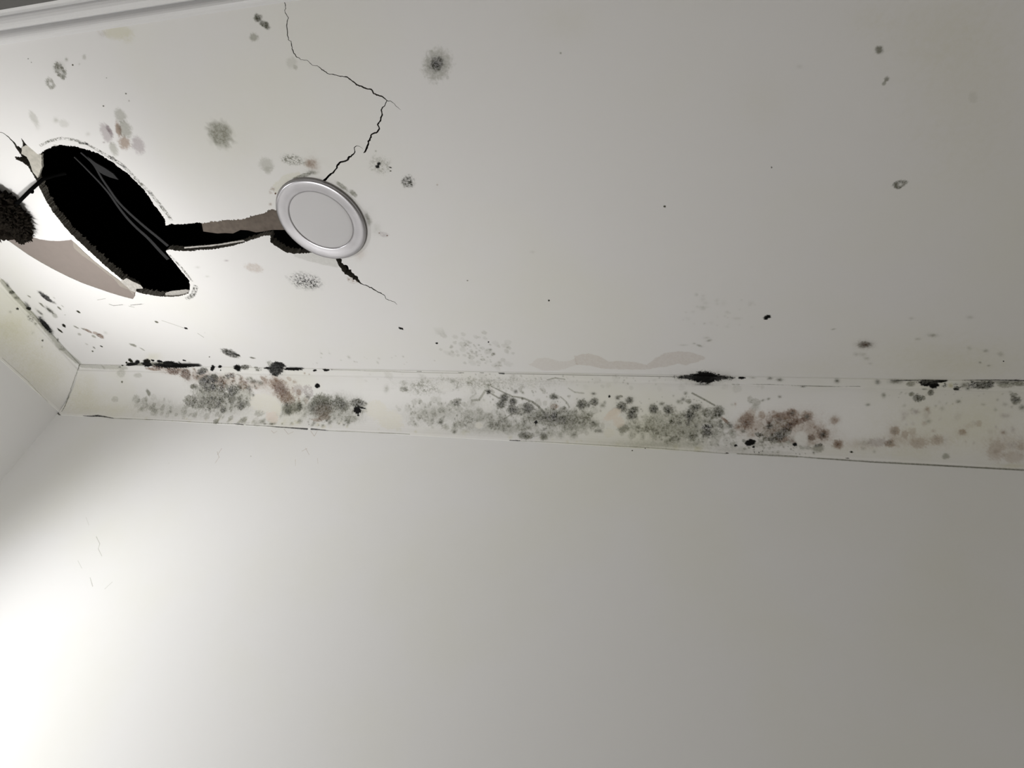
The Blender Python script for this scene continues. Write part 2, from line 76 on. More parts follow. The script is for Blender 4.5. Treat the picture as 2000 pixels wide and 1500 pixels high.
# stains. surface+profile+tint, u, v (0.1 mm), semi-axes (mm), angle, remaining reflectance (%)
SPOTS = """c s n -3979 3727 29.4 22.2 140 80
c g n -3983 3711 15.2 12.6 156 22
c s n -3983 3711 12.0 10.0 144 45
c r n -11086 3097 16.3 10.9 129 52
c g n -11059 3046 15.9 8.1 155 80
c r n -11490 3292 12.8 8.6 137 62
c g n -10794 2931 5.1 2.6 153 70
c d n -10389 2930 6.8 3.2 144 85
c k n -10743 3034 2.4 1.3 158 30
c k n -11598 2839 1.7 0.8 159 30
c k n -11586 2902 1.4 0.7 159 40
c g n -10590 3032 2.7 1.4 158 80
c k n -10007 3616 2.2 1.2 156 40
c g n -10036 3745 2.5 1.3 146 60
c k n -10658 3785 2.3 1.2 156 35
c k n -10208 3312 1.3 0.7 157 50
c d n -12430 3869 16.7 8.8 118 86
c g n -12486 4041 11.8 5.2 147 93
c g n -11951 3951 9.4 4.7 156 84
c d n -11823 4023 13.9 8.5 172 92
c d n -10425 3992 18.0 10.9 136 80
c d p -11000 4288 22.3 12.0 117 80
c d p -10880 4246 14.8 5.8 103 62
c d n -10519 4255 21.0 14.5 132 76
c d b -10661 4233 17.8 6.3 123 60
c d b -10726 4510 18.8 11.9 145 66
c d p -10448 4584 21.8 13.6 126 80
c d n -11060 4602 17.1 9.6 120 80
c g p -11190 4463 4.0 1.9 169 60
c g n -11428 4275 7.0 3.6 163 90
c s n -8513 4515 31.9 23.2 136 68
c d n -8513 4515 30.7 22.3 135 88
c s n -6728 2721 8.3 5.4 164 45
c d n -6728 2721 6.4 4.3 149 72
c s n -6662 2826 9.3 6.2 38 45
c d n -6662 2826 7.9 5.7 35 72
c d n -6949 2987 9.3 6.2 158 74
c d n -6464 3431 12.0 8.3 149 92
c d n -6434 3508 5.0 3.5 147 85
c d n -7877 5176 18.9 13.8 151 86
c d n -7904 5292 12.2 7.9 147 90
c q n -7277 5113 24.3 12.0 8 50
c g b -6908 5233 15.2 13.0 153 60
c d b -6957 5199 11.5 7.6 161 80
c k n -5568 5312 4.1 3.4 158 5
c k n -5620 5369 4.8 3.4 164 10
c q n -5557 5338 23.7 19.7 169 80
c k n -5374 5402 2.8 1.3 17 25
c k n -5389 5473 2.2 1.2 177 30
c g n -5540 5068 2.3 1.7 144 70
c q n -5119 5710 15.3 12.6 140 25
c d n -5142 5719 13.0 10.8 141 80
c q n -8329 7990 41.9 22.9 3 12
c q n -8329 7990 25.3 11.9 0 30
c s b -9472 7588 23.4 13.8 3 85
c g p -10071 7364 6.9 2.7 175 75
c g n -10945 7527 7.6 4.0 165 90
c s p -6019 6835 11.4 6.6 15 86
c k b -5949 6863 2.3 1.2 175 50
c k b -6095 6795 1.8 1.2 166 50
c q b -7151 7978 14.2 8.9 2 50
c g n -10847 7796 7.3 2.9 174 90
c g n -6218 6429 14.6 5.8 96 45
c g n -6209 6524 10.2 5.2 117 80
c g n -6994 5396 13.0 5.2 179 62
c s n -7232 5456 26.9 3.8 166 55
c s n -6489 5721 14.5 5.1 51 60
c s n -6316 5885 9.3 6.4 66 60
c g n -6127 6696 18.3 10.3 119 92
c g b -6716 7305 20.7 10.4 142 90
c q b -8034 5716 12.7 4.5 145 60
c g b -8226 6018 4.4 2.8 144 60
c k b -7989 5787 2.6 1.6 144 30
c k n -12534 9442 5.5 4.2 177 3
c k n -6496 9418 5.9 3.9 25 3
c k n -13303 9230 5.2 3.5 12 40
c k n -5738 9889 3.7 2.7 149 6
c k n -4456 9830 2.4 1.8 122 10
c k n 1412 9075 7.1 6.0 143 3
c g b 3281 9796 15.6 11.0 10 30
c d n 3281 9796 13.7 9.0 7 70
c d n 2369 4177 6.5 4.7 39 55
c d n 2545 4591 4.1 3.5 58 60
c d n 2525 4647 3.7 3.1 104 72
c r n 3085 6275 9.8 7.7 167 45
c d n 3705 4960 9.3 6.0 52 95
c k n -511 6480 2.3 2.2 46 30
c k n -2874 8606 2.6 1.9 108 20
c k n 1165 5852 1.5 1.2 66 30
c g n -2003 3757 1.9 1.6 2 60
c g n 1378 4297 4.3 3.3 30 92
c g b -4568 5807 2.3 1.8 135 60
c k n -4527 8045 2.3 1.6 169 60
c g n 4377 9537 9.4 5.2 6 68
c g n 4153 9633 5.3 3.9 17 84
c g n 2648 9389 4.0 2.2 164 75
c g n 3288 10067 8.5 7.0 22 88
c g n 3383 10181 6.7 5.6 27 86
c g n 3169 10069 6.7 5.6 25 88
c g n 3477 10326 4.9 4.2 36 90
c g n 5359 9928 6.1 4.5 49 76
c g n 5065 9865 5.8 3.9 60 88
c g n 5619 10018 7.5 5.2 54 85
c g n 5354 10248 3.6 2.4 61 68
c k n 5727 10203 1.9 1.3 50 10
c g n 5522 10328 3.9 3.0 41 78
c g n 3918 9109 5.2 3.7 15 88
c g n 4856 9084 6.8 4.7 19 88
c g n 355 9721 6.2 3.5 162 68
c g n 166 9873 7.5 3.4 24 66
c g n 62 9814 4.1 2.7 180 78
c g n -155 9863 10.4 3.0 179 90
c g n 302 9649 8.1 4.4 180 90
c g n 195 8809 13.6 4.0 1 93
c g n 865 9108 9.6 4.1 1 93
c s n -4430 10228 7.5 4.2 143 70
c g n -3023 7365 5.1 3.6 175 93
c g n -4345 10605 7.3 2.9 12 82
c d y -9428 2632 34.8 11.7 2 85
c g y -9316 2767 12.8 6.1 174 90
c g p -9744 2621 11.3 5.8 169 93
c g y -14333 10536 34.1 16.1 162 88
c g y -14631 10707 24.2 11.0 163 85
c g y -1909 3312 55.9 30.7 6 96
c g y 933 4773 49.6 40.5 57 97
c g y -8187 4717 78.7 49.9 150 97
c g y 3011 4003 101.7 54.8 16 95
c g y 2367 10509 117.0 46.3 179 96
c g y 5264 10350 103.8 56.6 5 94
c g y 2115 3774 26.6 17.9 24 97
c q n -16224 8351 21.7 13.0 73 4
c k n -16221 8386 17.3 9.3 75 6
c g n -16288 8195 7.0 4.2 159 30
c g n -16105 8545 6.1 5.0 99 40
c g n -15965 8389 4.1 3.2 128 80
c g n -16501 8811 14.6 10.5 86 38
c s n -16500 8829 10.8 6.7 79 45
c d n -16489 8994 13.3 7.8 135 78
c d n -16603 8612 9.9 4.6 86 50
c d n -16105 8741 6.8 4.5 88 50
c d n -15939 8670 4.8 2.5 80 80
c k n -15575 8869 5.2 4.8 35 25
c k n -16499 9368 7.3 5.1 128 12
c k n -16805 9552 9.2 5.1 86 20
c d n -16760 8328 5.1 4.3 78 60
c s b -15821 9555 10.9 6.2 45 40
c d n -15933 9498 6.1 3.4 45 60
c s b -15634 9649 9.3 7.7 5 60
c s b -15553 9745 11.2 9.9 27 40
c d n -15801 9766 6.9 6.1 148 70
c g n -15283 9627 8.3 6.0 144 90
c d n -16118 9423 7.8 3.7 46 60
c d n -16240 9693 7.8 4.7 153 75
c d n -16145 10207 5.1 3.6 101 60
c k n -15846 10152 4.3 3.6 12 25
c k n -16319 10353 4.2 2.5 143 40
c d n -16303 10069 5.2 4.0 25 85
c g n -16120 8976 3.9 1.6 167 70
c d n -14698 10084 10.9 6.6 19 62
c d n -14500 10239 8.8 3.3 51 75
c g n -17127 7942 11.6 4.6 130 25
l g n 7942 -2 9.0 4.6 32 25
c d n -17221 8182 11.9 6.0 167 35
l d n 8154 54 9.6 6.1 79 35
c g n -17250 8357 9.6 3.5 144 50
l g n 8327 72 8.1 3.4 49 50
c g n -17195 8393 8.4 3.4 148 80
l g n 8369 27 4.9 3.7 62 80
c g n -17113 8644 14.5 7.2 116 20
l g n 8644 -49 14.5 7.9 28 20
c k n -17180 8753 11.8 5.0 151 18
l k n 8743 10 6.5 5.6 104 18
c g n -16903 8919 6.7 4.9 106 30
c g n -16924 8864 11.2 6.3 85 50
l q n 9026 178 16.5 9.7 30 55
c g n -17111 9104 14.5 5.9 147 10
l g n 9104 -74 15.5 6.2 60 10
c g n -17136 9351 30.4 12.7 103 3
l g n 9351 -57 30.3 14.5 12 3
c k n -17136 9351 26.9 9.4 100 6
l k n 9351 -57 26.8 10.7 8 6
c g n -17145 9583 12.8 6.8 135 25
l g n 9583 -58 13.5 7.4 51 25
c g n -17188 9900 8.9 3.3 142 35
l g n 9900 -24 9.6 3.6 56 35
c g n -17310 10186 6.6 2.8 149 65
l g n 10152 64 5.7 2.9 58 65
l k n 8674 306 5.3 3.1 56 15
l g n 8725 549 4.7 3.6 69 78
l k n 9836 445 4.4 2.6 51 30
l g n 9521 501 8.0 4.6 46 90
l g n 10025 596 3.8 2.4 42 80
l g n 9249 194 5.4 4.6 67 60
l g y 9601 893 95.9 67.7 34 88
l g y 10684 1096 96.9 75.3 28 86
l g y 9147 844 47.5 32.6 36 90
b g n -12805 783 72.9 42.6 6 74
b g n -12347 1115 93.7 26.1 179 80
b g n -13921 1284 121.5 22.8 179 86
b g n -14876 1137 72.1 19.3 179 88
b s n -11961 785 43.6 30.2 173 80
b s n -12979 878 58.2 33.5 3 78
b g n -9007 1001 60.7 30.9 180 86
b g n -8881 1240 89.8 17.5 178 86
b g n -10251 982 47.3 21.9 180 84
b g n -6168 1054 105.0 24.8 178 79
b g n -4946 1055 66.4 26.3 179 80
b q n -5710 366 163.6 20.4 178 88
b q n -6435 539 70.1 14.7 178 90
b q n -4117 296 154.1 16.7 178 90
b g n -3015 1049 104.4 25.2 178 76
b s n -3017 1018 87.1 18.8 178 80
b g n -4134 1245 77.0 18.0 178 84
b g n -59 1138 107.3 25.8 178 78
b s n -174 1064 94.4 27.5 178 84
b g n -494 1477 134.6 11.5 177 82
b g b 1881 1042 54.1 26.2 161 82
b s n 1840 1062 35.3 18.8 157 80
b g b 1248 972 27.2 19.1 157 82
b g n 1981 1286 62.0 13.8 177 84
b g b 2699 1139 40.4 20.4 176 90
b g n -4762 1367 117.2 12.1 177 86
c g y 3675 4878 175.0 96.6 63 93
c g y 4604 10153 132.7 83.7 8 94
b g y 5104 868 146.7 51.3 178 90
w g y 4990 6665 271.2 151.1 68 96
b g b -12550 467 79.2 20.1 177 74
b g b -13070 326 47.5 16.4 5 68
b g b -13951 167 55.5 14.9 4 70
b g b -11332 535 56.2 13.6 177 84
b g b -10711 625 65.4 35.4 172 86
b g n -9655 1084 108.1 31.7 179 82
b g n -8474 1043 44.9 28.3 3 86
b g b 2088 960 62.0 23.9 169 76
b g b 2599 1124 40.1 20.6 5 82
b g b 1355 1024 35.9 20.8 162 80
b g b 4541 1168 65.8 14.3 177 88
b g b 4122 1079 21.4 17.0 100 88
b g b 3483 1272 48.9 11.4 177 90
b g b 6081 1168 39.3 25.4 170 88
b g y -17217 579 49.2 30.9 141 92
b g y -17437 1083 90.0 42.6 3 86
b g y -17810 593 69.0 34.7 123 92
b g y -16631 1351 167.6 21.7 178 90
c k n -15462 10790 6.0 2.6 141 20
b k n -15462 -103 6.1 2.7 140 20
b k n -15678 9 4.8 2.8 17 20
b g n -15794 82 6.6 3.0 161 40
c k n -15250 10701 9.2 7.4 119 15
b k n -15250 -193 9.4 7.5 115 15
c k n -15307 10849 24.3 6.5 170 3
b k n -15307 -41 24.3 6.7 170 3
c k n -15060 10759 12.6 6.0 147 10
b k n -15060 -132 12.7 6.2 146 10
c k n -14700 10729 16.0 9.3 156 12
b k n -14700 -160 16.1 9.6 155 12
c k n -14759 10834 18.7 10.0 176 6
b k n -14759 -52 18.7 10.4 176 6
c k n -14472 10682 6.2 4.7 168 10
b k n -14472 -207 6.2 4.9 168 10
c k n -14253 10718 10.0 5.5 175 10
b k n -14253 -168 10.0 5.6 176 10
c k n -13858 10851 70.1 11.4 178 2
b k n -13858 -28 70.1 11.7 179 2
c k n -13246 10834 37.8 6.6 178 2
b k n -13246 -41 37.8 6.7 179 2
c k n -13963 10751 21.7 6.0 175 5
b k n -13963 -132 21.7 6.2 175 5
c k n -13384 10655 6.3 3.1 2 10
b k n -13384 -225 6.3 3.2 2 10
b s b -14436 57 19.4 6.5 5 30
b s b -14631 130 27.1 5.5 3 50
b s b -13998 185 22.0 11.4 11 42
b s b -13601 270 23.3 14.7 143 42
b g b -13590 387 13.4 10.0 150 50
b g b -13750 129 33.5 7.1 2 50
b s n -15878 289 24.7 11.2 146 86
b s n -15312 346 16.5 7.6 164 84
b k n -16010 565 4.2 2.6 156 50
b s n -12999 164 24.0 9.3 156 25
b g b -12999 164 17.6 8.9 161 60
c k n -12638 10939 15.9 5.5 132 5
b k n -12592 57 13.4 5.3 137 5
c k n -12346 10870 8.1 4.4 153 6
b k n -12344 1 6.7 4.8 3 6
c k n -12417 11015 4.0 2.0 136 10
b k n -12364 118 3.4 1.8 144 10
c k n -11824 10905 17.1 8.9 137 10
b k n -11784 33 12.0 10.2 149 10
c s n -11559 10867 16.6 8.9 159 28
b s n -11555 4 14.7 9.0 4 28
c s n -11211 10877 7.1 3.7 163 50
b s n -11194 14 6.7 3.2 9 50
c q n -11174 10956 12.9 7.1 158 35
b q n -11131 77 12.2 6.0 166 35
c s n -11707 10342 25.1 16.4 19 25
c d n -11744 10323 19.0 12.6 13 55
c k n -11532 10396 10.1 4.9 37 30
c d n -11117 10502 8.0 3.8 5 45
c k n -12463 10494 3.2 1.7 142 30
b s n -12943 402 28.9 12.2 164 42
b d n -12702 365 19.7 11.1 146 45
b s n -13085 523 21.9 12.1 166 55
b s n -12859 614 21.1 11.8 170 60
b d n -13537 631 9.3 6.4 159 50
b s b -12494 536 18.8 10.6 123 50
b q b -12141 269 19.7 8.2 169 25
b d b -12129 303 14.3 7.0 179 40
b q b -11839 262 8.1 4.3 17 30
b s n -12573 699 14.0 10.1 164 55
b s n -12199 689 19.2 13.8 163 50
b r n -12170 714 20.4 12.7 172 70
b d n -12247 907 13.5 12.6 5 60
b d n -12433 824 11.9 8.9 174 60
b s b -11829 547 18.2 12.4 154 62
b g p -11676 650 12.1 8.7 161 74
b g p -11714 461 10.8 6.5 160 75
b g b -11438 617 5.2 3.7 159 50
b g n -11459 441 13.8 6.9 169 42
b g n -11263 478 11.3 8.2 8 50
b g b -11069 402 13.6 10.5 105 62
b g n -11955 987 7.8 6.5 66 45
b s n -13627 1001 24.6 15.6 4 66
b r n -13627 1001 21.2 15.5 8 78
b s n -13382 1085 27.8 13.1 2 72
b s n -12967 1006 34.3 18.1 1 75
b d n -15107 833 12.8 6.9 53 62
b s n -15532 1021 15.1 11.9 16 82
b s n -16294 1046 13.4 8.2 7 86
b g n -14209 1310 6.0 3.8 25 50
b g n -13410 916 5.2 3.9 1 90
c k n -10615 10919 32.4 17.8 135 3
b k n -10577 51 27.9 16.3 146 3
c k n -10428 10737 20.3 10.6 4 3
b k n -10428 -119 20.3 10.6 4 3
c q n -10599 10918 36.9 21.6 143 25
b q n -10561 50 33.1 19.1 155 25
c q n -10692 10705 13.0 9.5 112 55
b q n -10692 -153 13.0 9.6 111 55
c k n -10850 10886 13.2 4.6 173 5
b k n -10822 23 12.6 3.9 0 5
c k n -10087 10893 31.6 6.2 177 2
b k n -10053 33 31.0 5.1 179 2
c k n -9448 10932 8.0 3.3 149 4
b k n -9412 67 7.3 2.8 157 4
c k n -9144 10894 6.4 3.7 2 5
b k n -9112 38 6.5 2.9 6 5
c k n -9092 10911 10.4 3.4 163 10
b k n -9059 53 9.9 2.8 167 10
c g n -8932 10887 4.7 2.2 170 40
b g n -8901 34 4.5 1.9 177 40
b g b -9762 160 4.0 2.4 141 60
b g b -9638 189 2.6 2.1 150 60
b k n -9503 509 8.2 5.9 149 3
b g b -10702 407 20.6 11.8 174 62
b d b -10753 494 27.9 17.1 177 74
b d p -10646 623 27.5 20.2 176 76
b d b -10557 771 28.9 19.1 19 64
b s b -10464 842 24.8 17.6 6 72
b g b -10448 444 7.4 4.9 148 70
b g b -10172 423 8.6 5.3 159 70
b d p -10126 635 19.8 14.6 160 86
b d n -10284 1069 30.9 16.3 175 68
b d n -10465 1113 19.8 15.6 21 70
b d n -10073 1013 10.0 8.4 65 50
b g n -10456 1150 8.7 6.9 35 72
b d n -10151 1101 15.7 6.2 0 78
b r p -9803 664 17.0 14.4 88 78
b g n -9959 876 12.5 4.8 178 82
b d n -9400 859 33.9 16.7 178 62
b s n -9425 955 41.6 25.1 180 78
b d b -9348 1073 29.3 20.4 6 70
b d n -9380 1062 40.3 29.9 8 82
b g n -9738 1050 13.2 11.4 38 66
b d b -9271 1256 21.3 8.9 1 78
b g n -9180 1344 4.6 2.6 6 40
b g n -8864 902 22.9 18.7 173 55
b s n -8893 915 18.2 14.2 180 70
b d n -8736 992 16.6 11.8 3 66
b g n -8970 787 8.5 7.5 111 60
b s n -8368 887 20.9 10.5 178 42
b g n -8384 876 22.4 10.5 178 66
b s n -8233 917 17.8 7.0 178 70
b k n -8353 1050 11.3 9.3 14 2
b k n -8197 998 10.4 1.9 6 8
b k n -8301 1168 3.3 2.4 11 6
b g n -8069 1064 5.9 2.4 179 40
b g n -8116 891 4.4 2.3 178 50
b s n -8499 1262 20.8 8.8 1 74
b g n -8543 1355 10.4 3.9 0 70
b s b -9460 1330 18.2 5.3 179 70
b k n -11155 1042 2.8 2.1 10 5
b e y -11132 985 44.0 24.7 8 90
b e y -11332 942 35.9 19.9 180 90
b e y -10839 1088 26.1 16.6 43 90
b e p -10844 1323 24.7 13.5 23 90
b s n -11271 1220 18.3 9.7 173 78
b d n -11598 888 11.5 3.7 2 80
b d p -10858 1365 11.3 5.4 5 78
b g n -10973 1516 6.4 2.7 3 40
b g n -10787 1506 7.9 2.7 1 40
b g b -10804 1215 5.9 3.4 169 75
b g n -7496 529 10.9 8.0 123 78
b g n -6982 534 6.1 4.7 153 45
b s n -7010 529 13.0 7.4 172 80
b g n -7090 506 4.6 3.5 152 70
b g n -5604 792 8.2 5.5 176 35
b s n -5604 781 12.3 8.8 175 68
b g n -5507 733 4.8 3.3 174 50
b g n -4754 530 7.5 6.3 148 18
b d n -4754 530 6.9 5.7 153 45
b g n -4360 656 12.5 9.4 171 18
b s n -4360 656 11.8 9.4 169 60
b g n -4443 801 13.8 10.2 175 28
b s n -4443 801 13.1 10.2 175 62
b g n -4142 727 11.0 8.6 173 22
b s n -4142 727 11.0 8.6 173 60
b g n -4155 888 14.3 10.6 178 24
b s n -4155 888 14.3 10.6 178 60
b g n -3770 854 16.0 12.1 177 26
b s n -3770 854 14.7 11.6 177 52
b g n -4062 511 6.0 5.1 153 30
b g n -3133 600 10.0 7.1 173 28
b s n -3132 589 10.0 7.2 173 66
b g n -2458 741 12.8 9.9 175 22
b s n -2458 741 13.5 10.4 175 55
b g n -2300 746 6.7 6.2 167 25
b g n -2154 679 10.3 8.4 174 26
b s n -2154 679 9.7 8.4 171 60
b g n -2173 506 6.6 3.6 177 28
b k n -1804 552 3.1 2.8 163 5
b g n -1615 579 5.9 4.8 173 30
b s n -1544 545 5.9 2.8 178 50
b g n -1345 624 10.0 7.9 175 20
b s n -1345 624 9.4 7.8 174 55
b g n -1509 763 14.0 11.2 4 16
b s n -1509 763 13.5 10.7 4 55
b g n -1227 805 10.5 7.0 178 25
b s n -1227 805 10.5 7.0 178 60
b g n -1294 917 11.7 10.0 178 16
b s n -1294 917 12.9 11.0 178 55
b g n -798 781 11.5 8.9 178 22
b s n -798 781 12.1 9.4 178 58
b g n -466 781 11.9 8.9 178 30
b s n -466 781 11.9 9.4 178 55
b r n -466 781 5.7 4.9 178 70
b g n -617 675 6.3 4.6 178 48
b g n 10 872 12.3 10.2 178 20
b s n 10 872 11.2 9.7 178 55
b g n -144 569 5.6 4.7 178 38
b g n -92 438 5.0 4.5 177 55
b g n -244 623 5.6 4.6 178 60
b s n -20 607 6.7 5.1 178 62
b k n -3547 1138 4.6 4.1 13 3
b g n -5997 1249 7.7 5.8 11 42
b g n -3749 1464 17.1 7.7 17 45
b s n -3751 1451 18.9 9.9 0 66
b g n -3314 1441 11.4 9.6 17 50
b d n -3312 1453 11.3 9.1 11 72
b g n -2927 1385 11.2 9.3 11 72
b g n -2598 1369 8.5 6.8 6 78
b d n -1467 1187 14.7 9.3 179 62
b g n -2007 1263 10.2 3.7 7 42
b g n -2139 1120 12.0 8.3 11 60
b s n -3120 969 10.0 7.3 179 48
b g n -3119 990 7.5 4.2 179 50
b s n -2876 826 5.0 4.1 176 50
b s b -3113 802 11.3 6.3 178 70
b g n -1962 746 7.2 5.1 177 62
b g n -5567 1445 5.9 4.7 36 50
b g n -5156 712 26.9 15.5 176 90
b r n -5267 1156 12.1 9.0 6 76
b r n -5500 1281 16.2 9.4 3 82
b g n -4654 1245 13.1 9.1 4 72
b g n -5001 1146 15.9 6.7 179 74
b g n -4343 1142 13.0 9.9 5 72
b g n -3818 1210 10.6 9.6 37 76
b g n -3392 1042 22.7 7.4 178 60
b g n -3075 1072 24.9 6.3 178 62
b g n -2762 1113 36.9 12.7 178 76
b g n -2337 1065 17.0 10.3 179 72
b g n -2507 1209 36.5 8.6 178 78
b g n -3333 976 12.5 7.4 12 62
b g n 117 723 12.2 7.8 178 36
b s n 117 723 12.2 8.8 178 60
b g n 216 710 8.9 5.9 178 70
b s n 375 812 11.0 9.6 179 55
b g n 626 775 12.0 9.1 179 34
b s n 626 775 13.1 10.6 179 60
b s n 553 873 13.0 5.8 166 60
b q n 383 1081 13.2 6.8 177 25
b g n 383 1101 9.9 4.9 177 40
b g n 396 1199 11.5 8.5 176 25
b s n 385 1199 12.1 9.0 176 60
b g n 150 1071 4.4 3.9 176 40
b g n 155 1260 6.5 4.2 14 50
b g n 46 1307 5.5 5.2 169 65
b s n 688 1040 6.5 5.8 175 55
b d b 784 951 12.3 3.6 36 50
b g n 884 1042 7.4 5.9 13 38
b s n -390 1013 5.7 3.9 178 60
b s n -209 1026 5.6 4.9 177 50
b s n -19 1019 6.7 4.9 178 55
b s n -276 1333 13.4 5.4 177 75
b g b 1056 1055 10.7 8.6 175 60
b d b 1225 935 19.0 15.2 163 66
b g b 1226 963 9.6 7.5 177 50
b d b 1285 801 13.5 9.7 158 82
b g n 1164 1127 5.3 3.8 176 42
b g n 1395 674 9.5 6.8 180 78
b d b 1540 821 8.4 7.9 84 76
b g b 1803 822 14.4 7.5 162 68
b d b 1980 825 22.8 9.2 178 62
b g b 1899 874 10.4 8.3 178 78
b g b 1692 974 15.0 7.3 101 50
b s n 1703 1011 7.3 5.6 176 55
b d b 2152 759 12.3 8.8 180 58
b g n 2152 764 6.2 4.6 0 40
b d b 2452 809 13.2 10.1 180 66
b g n 2453 819 7.1 5.5 179 42
b d b 2241 917 18.3 7.4 161 56
b d b 2088 1015 16.2 8.5 148 58
b s n 1985 1131 18.7 9.4 156 60
b d b 1941 1239 18.7 7.8 176 60
b s n 1859 1203 16.7 8.7 176 55
b s n 1794 1295 10.4 5.0 176 70
b s n 1483 1181 9.3 4.9 14 42
b s n 1639 1262 9.4 4.9 176 60
b g n 1533 1317 6.3 4.0 174 66
b g b 1419 1079 4.2 2.8 176 50
b g b 2600 977 19.8 8.4 20 78
b d b 2780 1117 14.1 11.0 171 62
b g n 2780 1126 9.2 8.2 160 35
b d b 2526 1193 8.7 7.0 168 55
b g n 2526 1193 6.1 4.7 171 72
b g b 2541 1298 12.2 6.8 174 85
b d n 2665 1381 13.6 8.8 157 70
b s n 2669 1331 10.4 2.9 162 60
b g n 2383 1396 8.5 3.9 156 75
b d b 3050 1293 11.8 10.2 150 66
b g b 3050 1293 7.3 6.4 142 52
b g b 2999 854 10.5 8.6 179 66
b d b 2999 863 9.0 7.2 179 82
b k n 1301 1344 11.3 6.6 164 2
b k n 1372 1430 3.2 2.6 167 10
b s n 1174 1314 4.3 3.1 173 50
b k n 2209 1334 4.4 3.9 150 5
b k n 1003 1418 3.8 2.5 164 8
b k n 820 1604 4.8 2.2 175 8
b k n 1388 1539 1.4 1.3 129 20
b k n 1471 1545 1.4 1.3 134 20
b k n 1546 1508 1.4 1.2 118 30
b k n 3301 1428 3.2 2.2 167 20
b k n 3207 1558 2.9 1.2 175 30
b g b 976 628 4.0 2.6 86 70
b g n 912 640 4.3 3.0 180 88
c k n 302 10850 58.2 8.3 178 3
b k n 301 53 58.0 6.2 179 3
c k n 291 10850 38.8 14.9 178 2
b k n 290 53 38.7 11.2 179 2
c k n 302 10850 25.9 19.9 178 2
b k n 301 53 25.8 14.9 179 2
c q n -89 10864 28.5 8.4 178 30
b q n -89 61 28.4 6.3 179 30
c q n 688 10869 27.6 8.3 178 30
b q n 686 69 27.5 6.1 179 30
b g n 286 219 15.2 3.1 179 30
c g n 302 10866 62.6 21.6 178 70
b g n 301 65 62.3 16.1 179 70
c k n 1077 10838 8.4 4.3 179 5
b k n 1073 48 8.3 3.2 179 5
c g n 1295 10830 6.2 2.3 178 70
b g n 1290 43 6.2 1.7 179 70
c g n 1646 10834 6.1 4.8 4 35
b g n 1640 47 6.1 3.6 2 35
c g n 1843 10867 7.1 5.8 6 38
b g n 1836 73 7.1 4.3 2 38
b g n 2306 215 5.5 2.1 179 30
c g n 2958 10865 8.1 5.3 75 30
b g n 2946 77 6.1 5.0 55 30
b g n 1879 458 3.7 3.1 10 50
b g n 1655 507 4.1 2.5 160 60
b g n 1543 541 4.6 2.5 160 60
b s n 1399 575 10.5 7.0 0 80
b s n 1279 528 8.3 6.3 82 84
b g n 3701 82 6.3 5.1 43 40
b g n 4032 63 13.0 5.6 2 40
b s n 4313 113 9.3 5.6 7 60
c k n 4625 10863 16.5 9.9 5 2
b k n 4605 83 16.3 7.2 2 2
c q n 4599 10833 23.5 7.7 179 10
b q n 4581 61 23.4 5.6 180 10
b k n 4726 125 9.9 7.6 33 3
b k n 4801 45 12.5 3.3 180 5
b q n 4905 120 7.3 4.9 57 18
b g y 5023 128 6.3 4.7 44 60
b q n 5142 136 9.5 7.0 44 28
b k n 5141 200 5.3 2.1 179 20
b g n 5266 111 9.2 6.3 17 50
b q n 5372 86 11.3 8.1 24 22
b g n 5380 108 7.9 5.8 34 40
b s n 5553 104 21.0 8.7 2 28
b d n 5553 104 21.0 8.7 2 65
b g n 5336 187 4.5 2.9 6 35
b s n 5688 68 7.9 5.7 35 40
b g n 5893 41 20.4 4.3 179 35
b s n 5955 94 15.5 6.4 3 70
b s n 6154 56 10.3 5.2 6 55
c g n 6103 10715 6.7 2.3 0 20
b g n 6103 -23 6.7 2.1 1 20
b g n 6211 391 7.5 5.5 28 12
b s n 6211 391 10.5 7.8 40 60
b s n 6139 287 7.2 4.7 16 60
b g n 6364 530 7.1 5.3 17 55
b g n 4572 212 4.6 1.7 178 30
b s n 4706 286 7.5 5.1 59 42
b g n 4699 262 9.0 5.9 60 70
b s n 4499 402 10.4 7.3 35 40
b g n 4496 392 8.2 6.6 40 65
b s n 4599 399 5.4 4.3 27 50
b s n 4378 330 6.3 5.0 42 60
b g n 3872 367 6.3 4.5 64 62
b g n 3611 563 5.3 2.9 1 58
b g n 5242 451 5.2 4.1 27 62
b g p 4510 661 8.4 5.4 2 78
b g b 4718 618 5.7 4.9 21 62
b g n 4760 820 5.6 4.3 1 70
b g b 4687 857 4.7 4.3 4 80
b g n 4981 591 5.9 5.1 42 88
b g n 5682 495 4.5 2.8 7 85
b g n 5914 580 3.9 3.2 45 82
b g n 6057 483 5.4 3.7 12 84
b g p 6100 679 8.8 4.3 0 84
b d b 4152 998 9.6 8.3 169 75
b g n 4143 1008 5.8 5.2 163 80
b d b 4055 1226 11.6 8.2 169 72
b g n 4047 1208 6.0 5.2 144 68
b d b 4331 1053 8.0 6.6 102 80
b d b 4474 1021 8.9 8.3 122 86
b d b 4566 1202 18.8 9.8 174 86
b d b 4916 1125 13.1 9.5 170 85
b g b 4916 1116 5.7 5.1 148 74
b g b 4857 980 5.6 3.4 176 82
b d b 5371 977 7.3 5.9 172 76
b g b 5371 985 10.9 7.6 175 88
b d b 5664 822 6.3 5.9 12 86
b g b 5487 871 14.4 5.1 169 92
b g b 6095 957 4.9 4.1 171 60
b d n 5041 1410 8.1 5.5 162 72
b g n 3534 1346 4.2 3.6 135 84
b g n 3740 1394 4.3 3.5 131 84
b g n 3583 1239 13.7 8.3 173 90
b d p 3826 1218 25.1 8.3 176 86
b d b 5936 1262 22.2 15.2 112 87
b g b 5923 1280 6.6 5.0 153 78
b g b 6386 1171 14.1 10.1 110 78
